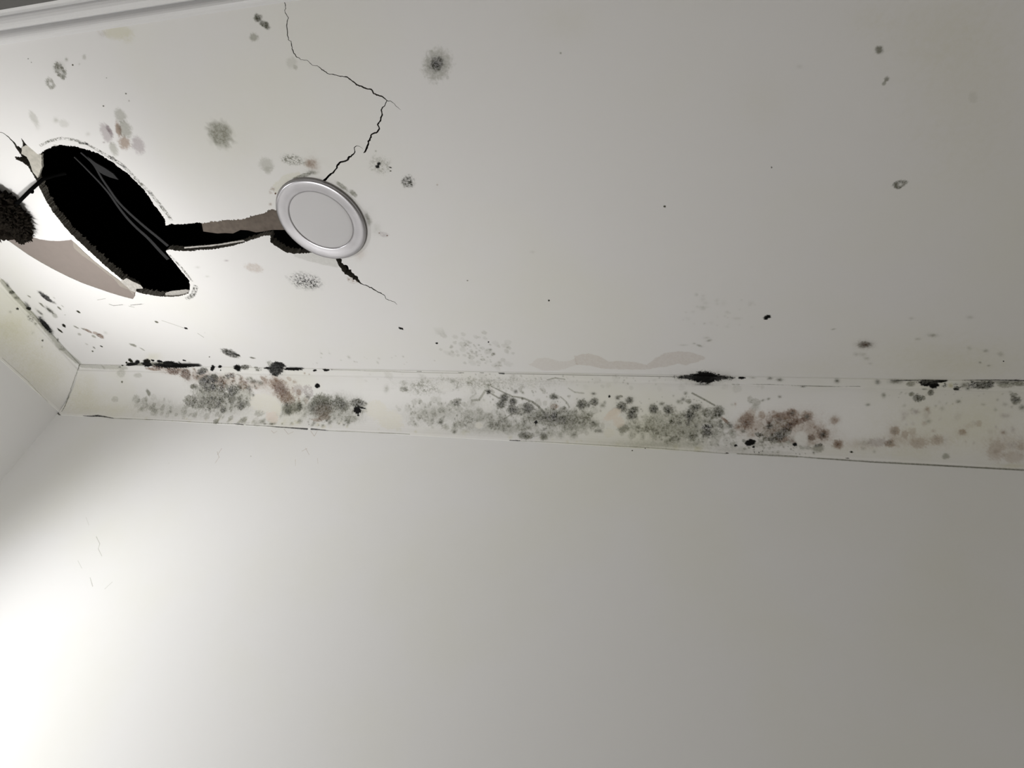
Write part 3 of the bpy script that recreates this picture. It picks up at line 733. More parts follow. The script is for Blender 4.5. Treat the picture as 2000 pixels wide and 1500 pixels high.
b d b 6221 1363 23.1 10.7 172 88
b g y 4326 1391 56.7 11.7 176 94
b g y 3078 1410 79.2 18.1 176 93
b k n 5744 1622 3.3 1.6 169 8
b g y 6177 1527 35.1 5.9 176 85
b g n 926 1533 63.9 11.0 177 88
b g n 1657 1565 62.1 8.2 177 86
b e y -7811 1020 32.2 23.1 3 90
b e y -7411 1218 41.2 21.2 9 95
b e y -7299 1362 34.1 12.7 180 95
b e n -5863 436 22.4 13.9 169 85
b e n -5362 510 16.4 10.7 170 85
b e n -2017 951 21.0 8.3 158 85
b e p -1731 921 23.0 9.4 154 85
b e p -1581 1068 14.2 12.2 1 70
b e y -1778 1285 14.2 10.8 1 70
b e n -4799 844 15.9 15.1 168 60
b e y -4967 1270 10.7 8.1 10 70
b e n -252 166 1.3 1.1 92 50
b e n 2343 1201 14.5 13.1 155 70
b s n -7532 1199 7.0 2.5 171 60
b g n -7274 1188 2.9 2.3 16 50
b d b -1732 881 18.2 7.4 149 86
c g n -12051 9601 2.9 1.4 138 90
w g n -10879 7921 2.4 1.5 141 60
w g n -13197 7527 2.1 1.2 145 90
w k n -1220 8754 1.8 1.7 180 30
w k n -4658 8952 2.2 1.8 156 20
b k n -939 1594 1.8 1.4 174 15
b k n -1257 1636 1.6 1.4 178 30
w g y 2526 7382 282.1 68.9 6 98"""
# clusters of small colonies. key, count, rmin, rmax (mm), reflectance range, outline (0.1 mm)
CLUSTERS = """b g n 46 3.0 8.3 .42 .68 -13183 212 -12243 165 -11298 283 -11467 834 -12196 1045 -13138 1012 -13483 696
b g b 24 3.3 8.2 .45 .7 -14080 102 -12902 146 -11794 295 -11394 481 -11926 590 -13220 439
b g n 40 2.8 8.3 .6 .85 -11102 1135 -9858 727 -8042 795 -8069 1208 -9717 1451 -11255 1531
b g b 26 2.0 4.9 .55 .8 1029 829 2281 694 2900 1130 2287 1301 1143 1206
b s n 60 3.0 10.3 .55 .85 -13332 332 -12424 199 -12295 461 -11770 404 -11444 644 -11626 964 -11914 1165 -12343 1346 -13066 1250 -13525 985 -13397 627
b s n 60 4.6 12.3 .8 .94 -15617 956 -15107 847 -14288 956 -13997 1080 -13531 933 -13066 1250 -12343 1346 -11530 1311 -11020 1518 -12053 1570 -13268 1510 -14558 1415 -15425 1301
b g n 40 1.5 3.5 .35 .7 -13244 330 -12424 199 -11456 708 -11750 1159 -12343 1346 -13253 1215
b s b 30 2.9 8.6 .7 .9 -11298 283 -10328 258 -9978 541 -9859 969 -10488 989 -11116 635
b g n 26 2.1 5.6 .55 .85 -9788 1278 -8289 1217 -8055 1398 -9689 1508
b s n 70 3.7 11.2 .84 .95 -7313 889 -6040 715 -4958 816 -4810 1083 -5424 1375 -6802 1365 -7135 1171
b g n 60 1.2 3.7 .6 .85 -7026 880 -5903 734 -4892 814 -4785 1250 -5959 1401 -6816 1315
b s n 70 1.9 6.4 .78 .93 -7385 382 -5946 204 -4626 267 -4000 348 -3381 433 -2399 467 -2899 648 -4674 528 -6034 646 -7022 708
b s n 120 4.6 12.7 .84 .95 -4889 922 -3654 723 -2166 814 -1906 1184 -2126 1380 -3972 1426 -4774 1308
b g n 140 1.1 3.9 .5 .82 -5080 597 -3513 497 -1924 566 -1783 1232 -2609 1381 -4632 1361
b s n 120 4.2 11.6 .85 .95 -1210 954 -523 782 373 754 927 1022 1035 1416 -161 1436 -1538 1329
b g n 140 1.0 3.3 .5 .82 -1159 598 -191 463 588 649 1036 1113 927 1477 -161 1436 -1422 1323
b s n 34 1.5 5.1 .72 .9 1143 1157 2085 1261 2689 1330 2272 1509 1138 1521
b g n 16 1.0 2.6 .4 .8 1354 1347 2284 1351 3072 1461 2268 1561 1450 1567
b g n 26 1.4 3.8 .8 .93 3608 296 6204 219 6313 567 4243 633
b g p 22 2.6 7.9 .88 .96 4243 633 6356 566 6375 1240 4428 1338
b g n 50 1.3 2.8 .7 .9 -6046 67 -308 79 -305 246 -6088 261
b s n 40 2.6 11.7 .93 .98 -8762 123 -308 104 1616 230 1630 354 -8864 419
c s n 60 2.9 10.1 .86 .96 -5551 9631 -4304 9461 -3635 9692 -4046 10614 -5346 10705 -5767 10222
c g n 30 1.5 4.4 .7 .88 -5128 9839 -4129 9777 -4362 10623 -5201 10383
c g n 20 1.6 4.8 .8 .92 -9379 10295 -5873 10224 -5865 10666 -9421 10709
c g n 34 2.3 6.8 .93 .97 -27 8414 1208 8686 1268 9355 -211 9363
c g n 20 1.8 3.7 .6 .85 -12908 10968 -11145 10756 -11218 11038 -13014 11137
b g b 30 1.5 4.5 .5 .8 -14568 43 -13180 51 -13116 406 -14219 353
b g y 60 2.7 8.2 .82 .95 -15437 1457 -8251 1341 -4094 1457 606 1495 606 1572 -4074 1545 -8184 1515 -15342 1615"""
# outlined stains. key, reflectance, outline
PATCHES = """c s b .94 -3638 10551 -3385 10340 -3141 10318 -2916 10413 -2681 10424 -2489 10286 -2480 10519 -2681 10627 -2959 10738 -3326 10750
c s b .90 -2515 10520 -2519 10237 -2187 10149 -1944 10241 -1774 10400 -1500 10377 -1210 10402 -946 10477 -743 10278 -524 10100 -258 10048 5 10074 269 10192 304 10285 -94 10486 -256 10426 -528 10531 -951 10642 -1198 10650 -1654 10647 -1942 10639 -2224 10546
c s n .90 -8310 7253 -8149 7231 -7879 7214 -7543 7318 -7259 7367 -7372 7636 -7717 7544 -8021 7439 -8281 7322
c s y .90 -8022 5671 -7848 5537 -7640 5418 -7413 5368 -7252 5358 -7217 5424 -7415 5487 -7637 5572 -7820 5684 -7989 5810"""
# drawn-out marks. key, reflectance, then u, v (0.1 mm), half width (0.01 mm)
STREAKS = """b l n .45 -17230 18 129 -17432 202 123 -17734 483 93 -18005 844 120 -18089 1178 137 -18082 1465 137
l l n .6 10914 9 106 11079 216 94 11363 543 87 11692 904 90 11932 1227 100 12040 1517 107
c l n .5 -15455 10853 533 -14021 10835 939
c l n .15 -20169 13130 277 -20262 13483 476
b l n .15 -18384 1411 130 -18034 1619 236
b l n .1 -17193 1575 79 -16885 1576 184 -16674 1551 296
w l n .1 -17214 8943 93 -16906 8940 223 -16701 8970 371
b l n .05 -16674 1551 266 -16379 1568 176 -16053 1600 102
w l n .05 -16701 8970 318 -16401 8947 208 -16054 8907 102
b l n .55 -16053 1600 86 -14629 1577 75 -11940 1564 70
w l n .55 -16054 8907 93 -14647 8926 91 -11957 8927 87
b l n .1 -11944 1557 81 -11641 1571 124
w l n .1 -11962 8936 101 -11656 8917 151
b l n .4 -11558 1574 70 -10961 1573 69
w l n .4 -11573 8913 86 -10975 8911 85
b l n .04 -10961 1573 69 -10277 1581 137 -9655 1590 211
w l n .04 -10975 8911 85 -10289 8898 167 -9663 8883 248
b l n .06 -9533 1584 203 -9318 1587 136 -9034 1599 74
w l n .06 -9544 8890 248 -9329 8885 163 -9035 8868 81
b l n .6 -9034 1599 74 -6734 1572 76
w l n .6 -9035 8868 83 -6743 8889 96
b l n .04 -4130 1584 84 -4003 1583 102 -3876 1582 119
w l n .04 -4135 8860 106 -4008 8861 129 -3881 8861 151
b l n .72 -3876 1582 60 -1055 1567 69 820 1604 92
w l n .72 -3881 8861 76 -1056 8865 90 820 8808 104
b l n .5 2226 1584 103 3637 1603 132 5023 1596 139 6333 1591 145
w l n .5 2229 8825 135 3637 8793 153 5025 8793 169 6339 8793 185
b l n .62 1031 1591 111 2226 1584 155
w l n .62 1032 8823 138 2229 8825 202
b l n .5 885 198 40 1615 193 45 2624 200 44 3403 193 49
b l n .7 -8871 34 62 -6730 66 66 -5376 67 71
c l n .35 -6538 10878 74 -6427 10875 93
b l n .35 -6515 40 58 -6404 38 73
c l n .3 -5457 10881 74 -5312 10885 93
b l n .3 -5437 47 57 -5293 51 71
c l n .35 -4890 10871 92 -4800 10875 92
b l n .35 -4872 43 71 -4782 47 71
c l n .1 -4413 10874 183 -4299 10881 275
b l n .1 -4396 47 140 -4283 53 210
c l n .5 -4299 10881 90 -2855 10875 88 -309 10855 84
b l n .5 -4283 53 69 -2845 56 67 -308 53 63
c l n .08 3949 10812 109 4179 10803 124 4405 10787 138 4945 10774 151
b l n .08 3934 42 80 4164 37 91 4391 26 103 4933 19 114
c l n .15 5206 10757 76 5807 10727 111 6235 10733 145
b l n .15 5202 7 59 5807 -15 101 6235 -7 126
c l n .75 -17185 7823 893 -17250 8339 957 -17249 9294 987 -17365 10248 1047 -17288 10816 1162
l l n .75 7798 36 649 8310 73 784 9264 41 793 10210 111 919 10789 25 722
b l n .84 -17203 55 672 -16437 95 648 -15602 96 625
l l n .8 9712 1529 67 10565 1525 71 11791 1615 89
b l n .76 -5197 736 221 -5009 719 226 -4845 520 236
b l n .66 -4841 497 133 -4491 671 178
b l n .64 -4655 405 139 -4350 543 150 -4162 617 161 -3907 644 182 -3654 723 203 -3503 814 231 -3373 936 253
b l n .6 52 433 169 310 556 157 545 670 150
b l n .88 -5171 352 220 -5077 574 196 -5249 693 172
b l n .75 -2958 595 121 -2826 699 148 -2752 801 178
b l n .82 -2758 392 131 -2619 484 151 -2402 501 172
b l n .84 -5674 221 96 -5479 304 134 -5602 492 122
b l n .76 -3367 1030 105 -2893 1013 107 -2831 1278 121
b l n .7 -4348 1099 118 -4163 984 136 -3906 975 159
b l n .75 -3230 197 167 -3039 141 168 -2824 176 137
w l b .78 -11960 7995 51 -11797 7824 52 -11809 7628 54
w l b .8 -11877 8101 74 -11889 7900 55
w l b .8 -9432 8280 50 -9288 8128 43 -9239 8084 37
w l b .8 -9490 8179 75 -9382 8267 56
w l b .8 -10697 8771 52 -10579 8692 57 -10521 8764 61
w l b .8 -10341 8843 52 -10139 8684 53 -10028 8776 60
w l b .8 -9529 8822 51 -9352 8665 60 -9344 8850 50
w l b .85 -9561 7918 54 -9467 7721 40
w l b .85 -8963 7992 52 -8882 7842 39
w l n .82 -13896 5294 76 -13655 5124 73 -13601 4993 65 -13368 4830 52
w l n .8 -13300 4290 53 -13078 4102 84
w l n .88 -13951 4647 52 -13692 4478 51
w l n .88 -12709 4084 85 -12632 4254 86
w l n .9 -14593 5773 45 -14331 5564 45
c l n .6 -14622 8472 52 -14321 8425 52
c l n .4 -14356 8612 79 -14250 8665 67 -13931 8633 63
c l n .3 -13703 8652 64 -13328 8620 79
c l n .6 -13777 8685 71 -13642 8721 71
c l n .7 -13104 9176 68 -12817 9318 68 -12582 9442 69
c l n .65 -12285 9621 72 -12186 9767 72
c l n .6 -12424 4421 55 -12281 4454 63 -12286 4520 41 -12393 4612 32
c q n .35 -12758 4407 219 -12437 4333 218 -12122 4304 243 -11856 4357 280 -11610 4462 309 -11453 4615 319 -11263 4795 308
c q n .35 -11263 4795 391 -11111 4962 401 -11006 5301 404 -10894 5592 406 -10842 5888 397 -10813 6229 399
c q n .35 -11473 7192 280 -11408 7411 276 -11376 7664 268 -11362 7907 268
c q n .2 -11365 8092 508 -11575 8326 472 -11836 8452 478
c l n .3 -11774 4428 200 -11610 4462 176
c l n .25 -11151 4948 226 -11070 5010 181
c l n .5 -11218 4787 237 -11199 4844 238"""
PROF = np.array([[0.0, 0.0], [0.0, 0.03], [0.16, 0.045], [0.18, 0.075], [0.18, 0.08], [0.2323, 0.0819], [0.2844, 0.0874], [0.3361, 0.0967], [0.3871, 0.1096], [0.4372, 0.1262], [0.4861, 0.1462], [0.5338, 0.1697], [0.58, 0.1966], [0.6245, 0.2266], [0.667, 0.2598], [0.7075, 0.2959], [0.7457, 0.3348], [0.7815, 0.3764], [0.8147, 0.4204], [0.8452, 0.4667], [0.8728, 0.515], [0.8975, 0.5652], [0.9191, 0.6171], [0.9375, 0.6703], [0.9527, 0.7248], [0.9646, 0.7803], [0.9732, 0.8364], [0.9783, 0.8931], [0.98, 0.95], [0.984, 0.965], [0.988, 0.995], [1.0, 1.0]])   # coving section: run towards the wall, drop
YT, BZ, XT, LZ = (-0.006909011554254264, 1.0782914075987375), (0.005626727823787964, 0.1183343566331367), (-0.04062618156985895, -1.6806513707460553), (-0.01991993770908998, 0.12070760402822206)
G = 0.16                  # girth of the coving


# ------------------------------------------------------------ helpers
def fields(l):
    f = l.split()
    return [''.join(f[:3])] + f[3:]


def tag(o, label=None, cat=None, group=None, kind=None):
    if label: o['label'] = label
    if cat: o['category'] = cat
    if group: o['group'] = group
    if kind: o['kind'] = kind
    return o


def obj(name, mesh, mats=(), parent=None, smooth=False):
    o = bpy.data.objects.new(name, mesh)
    COL.objects.link(o)
    for m in mats: mesh.materials.append(m)
    if parent: o.parent = parent
    if smooth:
        mesh.polygons.foreach_set('use_smooth', np.ones(len(mesh.polygons), bool))
    return o


def pymesh(name, verts, faces):
    me = bpy.data.meshes.new(name)
    me.from_pydata([tuple(v) for v in verts], [], [tuple(f) for f in faces])
    me.update()
    return me


def from_bm(name, bm):
    me = bpy.data.meshes.new(name)
    bmesh.ops.recalc_face_normals(bm, faces=bm.faces)
    bm.to_mesh(me)
    bm.free()
    return me


def hash2(ix, iy, seed=0):
    h = (ix.astype(np.int64) * 374761393 + iy.astype(np.int64) * 668265263 + seed * 982451653) & 0xffffffff
    h = ((h ^ (h >> 13)) * 1274126177) & 0xffffffff
    return ((h ^ (h >> 16)) & 0xffff) / 65535.0


def noise2(x, y, seed=0):
    ix, iy = np.floor(x), np.floor(y)
    fx, fy = x - ix, y - iy
    fx, fy = fx * fx * (3 - 2 * fx), fy * fy * (3 - 2 * fy)
    a, b = hash2(ix, iy, seed), hash2(ix + 1, iy, seed)
    c, d = hash2(ix, iy + 1, seed), hash2(ix + 1, iy + 1, seed)
    return (a + (b - a) * fx) * (1 - fy) + (c + (d - c) * fx) * fy


def fbm(x, y, seed=0):
    return (noise2(x, y, seed) + .5 * noise2(2.1 * x + 5, 2.1 * y, seed + 1) + .25 * noise2(4.3 * x, 4.3 * y + 9, seed + 2)) / 1.75 - .5


def sst(a, b, x):
    t = np.clip((x - a) / (b - a), 0, 1)
    return t * t * (3 - 2 * t)


TINT = {'n': (2.0, 1.985, 2.26), 'b': (1.50, 1.94, 2.30), 'p': (1.82, 2.08, 1.98), 'y': (0.72, 0.80, 1.60)}


class Stain:
    """Accumulates stain reflectance (rgb) and speckle on the vertices of one surface."""
    def __init__(self, key, u, v):
        self.key, self.u, self.v = key, u, v
        self.T = np.ones((len(u), 3))
        self.wk = np.zeros(len(u))
        self.w = np.full(len(u), 1e-6)
        self.n1 = fbm(u * 420, v * 420, 3)
        self.n2 = fbm(u * 150, v * 150, 8)

    def near(self, u0, v0, r):
        return np.nonzero((np.abs(self.u - u0) < r) & (np.abs(self.v - v0) < r))[0]

    def put(self, i, amt, T, tint, speck):
        e = np.array(TINT[tint])
        c = np.power(max(T, 0.09), e)
        self.T[i] *= 1 - amt[:, None] * (1 - c)
        wt = amt * (1 - T) * (6 if speck == 0 else 1)
        self.w[i] += wt
        self.wk[i] += wt * speck

    def spot(self, prof, tint, u0, v0, a, b, ang, T):
        r = max(a, b) * 1.7 + 0.002
        i = self.near(u0, v0, r)
        if not len(i): return
        du, dv = self.u[i] - u0, self.v[i] - v0
        c, s = math.cos(ang), math.sin(ang)
        a, b = max(a, 5e-4), max(b, 5e-4)
        d = np.sqrt(((du * c + dv * s) / a) ** 2 + ((-du * s + dv * c) / b) ** 2)
        big = min(1.0, max(a, b) / 0.006)
        d = np.maximum(d + self.n1[i] * 0.55 + self.n2[i] * 0.35 * big, 0)
        speck = 0.12
        if prof == 'g': amt = np.exp(-1.6 * d * d); speck = 0.25
        elif prof == 'd': amt = 1 - sst(0.55, 1.18, d)
        elif prof == 's': amt = 1 - sst(0.7, 1.15, d); speck = 0.42
        elif prof == 'q': amt = 1 - sst(0.55, 1.15, d); speck = 1.0
        elif prof == 'r': amt = (1 - sst(0.85, 1.1, d)) * (0.25 + 0.75 * sst(0.15, 0.5, d)); speck = 0.5
        elif prof == 'k': amt = 1 - sst(0.85, 1.1, d); speck = 0.0
        elif prof == 'e':
            amt = (1 - sst(0.75, 1.1, d)) * T
            base = np.array({'y': (.96, .945, .875), 'n': (.98, .98, .96), 'p': (.95, .86, .79)}[tint])
            self.T[i] += (base - self.T[i]) * amt[:, None]
            return
        self.put(i, amt, T, tint, speck)

    def streak(self, prof, tint, T, pts):
        for (u0, v0, w0), (u1, v1, w1) in zip(pts[:-1], pts[1:]):
            r = math.hypot(u1 - u0, v1 - v0) / 2 + max(w0, w1) * 3 + 0.002
            i = self.near((u0 + u1) / 2, (v0 + v1) / 2, r)
            if not len(i): continue
            L2 = (u1 - u0) ** 2 + (v1 - v0) ** 2
            t = ((self.u[i] - u0) * (u1 - u0) + (self.v[i] - v0) * (v1 - v0)) / L2
            t = np.clip(t, 0, 0.999 if (u1, v1, w1) != tuple(pts[-1]) else 1)
            ok = (t > 0) | ((u0, v0, w0) == tuple(pts[0]))
            d = np.hypot(self.u[i] - u0 - t * (u1 - u0), self.v[i] - v0 - t * (v1 - v0)) / (w0 + (w1 - w0) * t)
            amt = (1 - sst(0.7, 1.5, d + self.n1[i] * .6)) * ok
            self.put(i, amt, T, tint, 1.0 if prof == 'q' else 0.2)

    def patch(self, prof, tint, T, poly):
        poly = np.array(poly)
        c = poly.mean(0)
        i = self.near(c[0], c[1], np.abs(poly - c).max() + .01)
        if not len(i): return
        x = self.u[i] + self.n1[i] * 0.004 + self.n2[i] * .006
        y = self.v[i] + self.n2[i] * 0.004
        inside = inpoly(x, y, poly)
        dist = polydist(x, y, poly)
        amt = np.where(inside, sst(-.0008, .0016, dist), sst(-.0008, .0016, -dist))
        self.put(i, amt, T, tint, 0.15 if prof != 's' else .3)

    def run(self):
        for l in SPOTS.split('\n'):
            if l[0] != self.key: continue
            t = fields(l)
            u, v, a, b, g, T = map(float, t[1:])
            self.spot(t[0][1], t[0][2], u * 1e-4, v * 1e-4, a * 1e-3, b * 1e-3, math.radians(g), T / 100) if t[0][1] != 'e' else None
        for n, l in enumerate(CLUSTERS.split('\n')):
            if l[0] != self.key: continue
            t = fields(l)
            rnd = random.Random(n * 7 + 1)
            cnt, r0, r1, T0, T1 = int(t[1]), *map(float, t[2:6])
            poly = np.array(list(map(float, t[6:]))).reshape(-1, 2) * 1e-4
            lo, hi = poly.min(0), poly.max(0)
            k = 0
            while k < cnt:
                u, v = rnd.uniform(lo[0], hi[0]), rnd.uniform(lo[1], hi[1])
                if not inpoly(np.array([u]), np.array([v]), poly)[0]: continue
                k += 1
                r = (r0 + (r1 - r0) * rnd.random() ** 1.7) * 1e-3
                self.spot(t[0][1], t[0][2], u, v, r * rnd.uniform(.8, 1.4), r, rnd.uniform(0, 3), rnd.uniform(T0, T1))
        for l in PATCHES.split('\n'):
            if l[0] != self.key: continue
            t = fields(l)
            self.patch(t[0][1], t[0][2], float(t[1]), np.array(list(map(float, t[2:]))).reshape(-1, 2) * 1e-4)
        for l in SPOTS.split('\n'):     # patches where the mould layer has flaked off again
            if l[0] == self.key and l[2] == 'e':
                t = fields(l)
                u, v, a, b, g, T = map(float, t[1:])
                self.spot('e', t[0][2], u * 1e-4, v * 1e-4, a * 1e-3, b * 1e-3, math.radians(g), T / 100)
        for l in STREAKS.split('\n'):
            if l[0] != self.key: continue
            t = fields(l)
            p = np.array(list(map(float, t[2:]))).reshape(-1, 3) * [1e-4, 1e-4, 1e-5]
            self.streak(t[0][1], t[0][2], float(t[1]), [tuple(q) for q in p])
        return self

    def write(self, me):
        a = me.color_attributes.new('stain', 'FLOAT_COLOR', 'POINT')
        c = np.ones((len(me.vertices), 4))
        n = len(self.u)
        c[:n, :3] = np.clip(self.T, 0.01, 1)
        c[:n, 3] = np.clip(self.wk / self.w, 0, 1)
        a.data.foreach_set('color', c.astype(np.float32).ravel())


def inpoly(x, y, poly):
    r = np.zeros(len(x), bool)
    for k in range(len(poly)):
        x0, y0 = poly[k - 1]
        x1, y1 = poly[k]
        if y0 == y1: continue
        r ^= ((y0 > y) != (y1 > y)) & (x < (x1 - x0) * (y - y0) / (y1 - y0) + x0)
    return r


def polydist(x, y, poly):
    d = np.full(len(x), 9.0)
    for k in range(len(poly)):
        a, b = poly[k - 1], poly[k]
        L = b - a
        t = np.clip(((x - a[0]) * L[0] + (y - a[1]) * L[1]) / (L @ L + 1e-12), 0, 1)
        d = np.minimum(d, np.hypot(x - a[0] - t * L[0], y - a[1] - t * L[1]))
    return d


# ------------------------------------------------------------ materials
def mat(name, rgb, rough=.6, metal=0.0, bump=0, scale=40, var=0.0, spec=.5):
    m = bpy.data.materials.new(name)
    m.use_nodes = True
    nt = m.node_tree
    b = nt.nodes['Principled BSDF']
    b.inputs['Base Color'].default_value = (*rgb, 1)
    b.inputs['Roughness'].default_value = rough
    b.inputs['Metallic'].default_value = metal
    b.inputs['Specular IOR Level'].default_value = spec
    tc = nt.nodes.new('ShaderNodeTexCoord')
    n = nt.nodes.new('ShaderNodeTexNoise')
    n.inputs['Scale'].default_value = scale
    n.inputs['Detail'].default_value = 6
    nt.links.new(tc.outputs['Object'], n.inputs['Vector'])
    if var:
        r = nt.nodes.new('ShaderNodeMix'); r.data_type = 'RGBA'
        r.inputs['A'].default_value = (*[c * (1 - var) for c in rgb], 1)
        r.inputs['B'].default_value = (*[min(1, c * (1 + var)) for c in rgb], 1)
        nt.links.new(n.outputs['Fac'], r.inputs['Factor'])
        nt.links.new(r.outputs['Result'], b.inputs['Base Color'])
    if bump:
        u = nt.nodes.new('ShaderNodeBump')
        u.inputs['Strength'].default_value = bump
        u.inputs['Distance'].default_value = 0.002
        nt.links.new(n.outputs['Fac'], u.inputs['Height'])
        nt.links.new(u.outputs['Normal'], b.inputs['Normal'])
    return m


def paint(name, rgb, tint2, amount=0.5):
    """Old white emulsion: a faint yellowing, fine relief, times the mould stain held on the mesh."""
    m = mat(name, rgb, rough=.62, bump=0)
    nt = m.node_tree
    N, L = nt.nodes.new, nt.links.new
    b = nt.nodes['Principled BSDF']
    tc = N('ShaderNodeTexCoord')
    at = N('ShaderNodeAttribute'); at.attribute_name = 'stain'
    n1 = N('ShaderNodeTexNoise'); n1.inputs['Scale'].default_value = 2.6; n1.inputs['Detail'].default_value = 5
    L(tc.outputs['Object'], n1.inputs['Vector'])
    cr = N('ShaderNodeMapRange'); cr.inputs[1].default_value = .47; cr.inputs[2].default_value = .68
    cr.inputs[4].default_value = amount
    L(n1.outputs['Fac'], cr.inputs[0])
    mx = N('ShaderNodeMix'); mx.data_type = 'RGBA'
    mx.inputs['A'].default_value = (*rgb, 1); mx.inputs['B'].default_value = (*tint2, 1)
    L(cr.outputs[0], mx.inputs['Factor'])
    # speckle: the mould grows in colonies a millimetre or two across
    n2 = N('ShaderNodeTexNoise'); n2.inputs['Scale'].default_value = 210; n2.inputs['Detail'].default_value = 5
    n2.inputs['Roughness'].default_value = .78
    L(tc.outputs['Object'], n2.inputs['Vector'])
    sp = N('ShaderNodeMapRange'); sp.inputs[1].default_value = .43; sp.inputs[2].default_value = .59
    L(n2.outputs['Fac'], sp.inputs[0])
    # mask = 1 - k*(1-speck)
    inv = N('ShaderNodeMath'); inv.operation = 'SUBTRACT'; inv.inputs[0].default_value = 1; L(sp.outputs[0], inv.inputs[1])
    k = N('ShaderNodeMath'); k.operation = 'MULTIPLY'; L(inv.outputs[0], k.inputs[0]); L(at.outputs['Alpha'], k.inputs[1])
    ms = N('ShaderNodeMath'); ms.operation = 'SUBTRACT'; ms.inputs[0].default_value = 1; L(k.outputs[0], ms.inputs[1])
    st = N('ShaderNodeMix'); st.data_type = 'RGBA'; st.inputs['A'].default_value = (1, 1, 1, 1)
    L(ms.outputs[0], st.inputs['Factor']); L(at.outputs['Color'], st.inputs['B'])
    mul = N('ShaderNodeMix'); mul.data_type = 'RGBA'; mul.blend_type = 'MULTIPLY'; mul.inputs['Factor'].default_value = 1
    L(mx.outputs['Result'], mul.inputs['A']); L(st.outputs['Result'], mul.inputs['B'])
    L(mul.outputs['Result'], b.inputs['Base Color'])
    n3 = N('ShaderNodeTexNoise'); n3.inputs['Scale'].default_value = 55; n3.inputs['Detail'].default_value = 4
    L(tc.outputs['Object'], n3.inputs['Vector'])
    bp = N('ShaderNodeBump'); bp.inputs['Strength'].default_value = .06; bp.inputs['Distance'].default_value = .002
    L(n3.outputs['Fac'], bp.inputs['Height']); L(bp.outputs['Normal'], b.inputs['Normal'])
    b.inputs['Specular IOR Level'].default_value = .03
    return m


M_CEIL = paint('ceiling_paint', (.76, .75, .74), (.745, .738, .675), .6)
M_COVE = paint('coving_paint', (.76, .75, .73), (.71, .70, .60), 1.0)
M_WALL = paint('wall_paint', (.76, .755, .745), (.745, .74, .69), .8)
M_CORE = mat('plaster_core', (.13, .12, .10), rough=.9, bump=1, scale=300, var=.7)
M_SKIM = mat('skim_edge', (.55, .52, .48), rough=.9, bump=.5, scale=200, var=.3)
M_KRAFT = mat('board_paper', (.235, .20, .18), rough=.85, bump=.1, scale=60, var=.06)
M_VOID = mat('void_dark', (.004, .004, .004), rough=1, spec=0)  # near-black colour stands in for the unlit dark above the ceiling
M_WOOD = mat('old_batten', (.15, .125, .105), rough=.9, bump=.5, scale=90, var=.35, spec=.1)
M_CABLE = mat('grey_cable', (.030, .030, .031), rough=.8, spec=.1, var=.15)
M_BLACK = mat('black_sheath', (.003, .003, .003), rough=1, spec=0)
M_FLUFF = mat('sooty_fluff', (.012, .010, .008), rough=1, bump=1, scale=160, var=.9, spec=0)
M_TRIM = mat('gloss_trim', (.72, .715, .715), rough=.35, bump=.02)
M_METAL = mat('satin_nickel', (.43, .42, .435), rough=.27, metal=.9, bump=.02, scale=22, var=.22)
M_LENS = mat('frosted_lens', (.54, .53, .535), rough=.5, var=.04, scale=8)
M_RIMD = mat('rim_dust', (.22, .21, .20), rough=.7, var=.4, scale=150)
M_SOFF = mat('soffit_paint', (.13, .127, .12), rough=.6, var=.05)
M_FLOOR = mat('floor_boards', (.42, .38, .33), rough=.6, var=.2, scale=6)
M_FLAKE = mat('loose_plaster', (.45, .43, .38), rough=.9, bump=.6, scale=120, var=.35)

# ------------------------------------------------------------ ceiling
HOLE = np.array(GEO['hole'])
CRES = np.array(GEO['crescent'])
CAN = np.array(GEO['can'])
VOIDS = [HOLE, CAN] + [np.array(c) for c in GEO['cracks']]


def rough_outline(poly, step, amp, seed):
    out = []
    for k in range(len(poly)):
        a, b = poly[k], poly[(k + 1) % len(poly)]
        n = max(1, int(np.hypot(*(b - a)) / step))
        nn = np.array([-(b - a)[1], (b - a)[0]]) / (np.hypot(*(b - a)) + 1e-9)
        for j in range(n):
            p = a + (b - a) * j / n
            out.append(p + nn * amp * (noise2(np.array([p[0] * 600]), np.array([p[1] * 600]), seed)[0] * 2 - 1))
    return np.array(out)


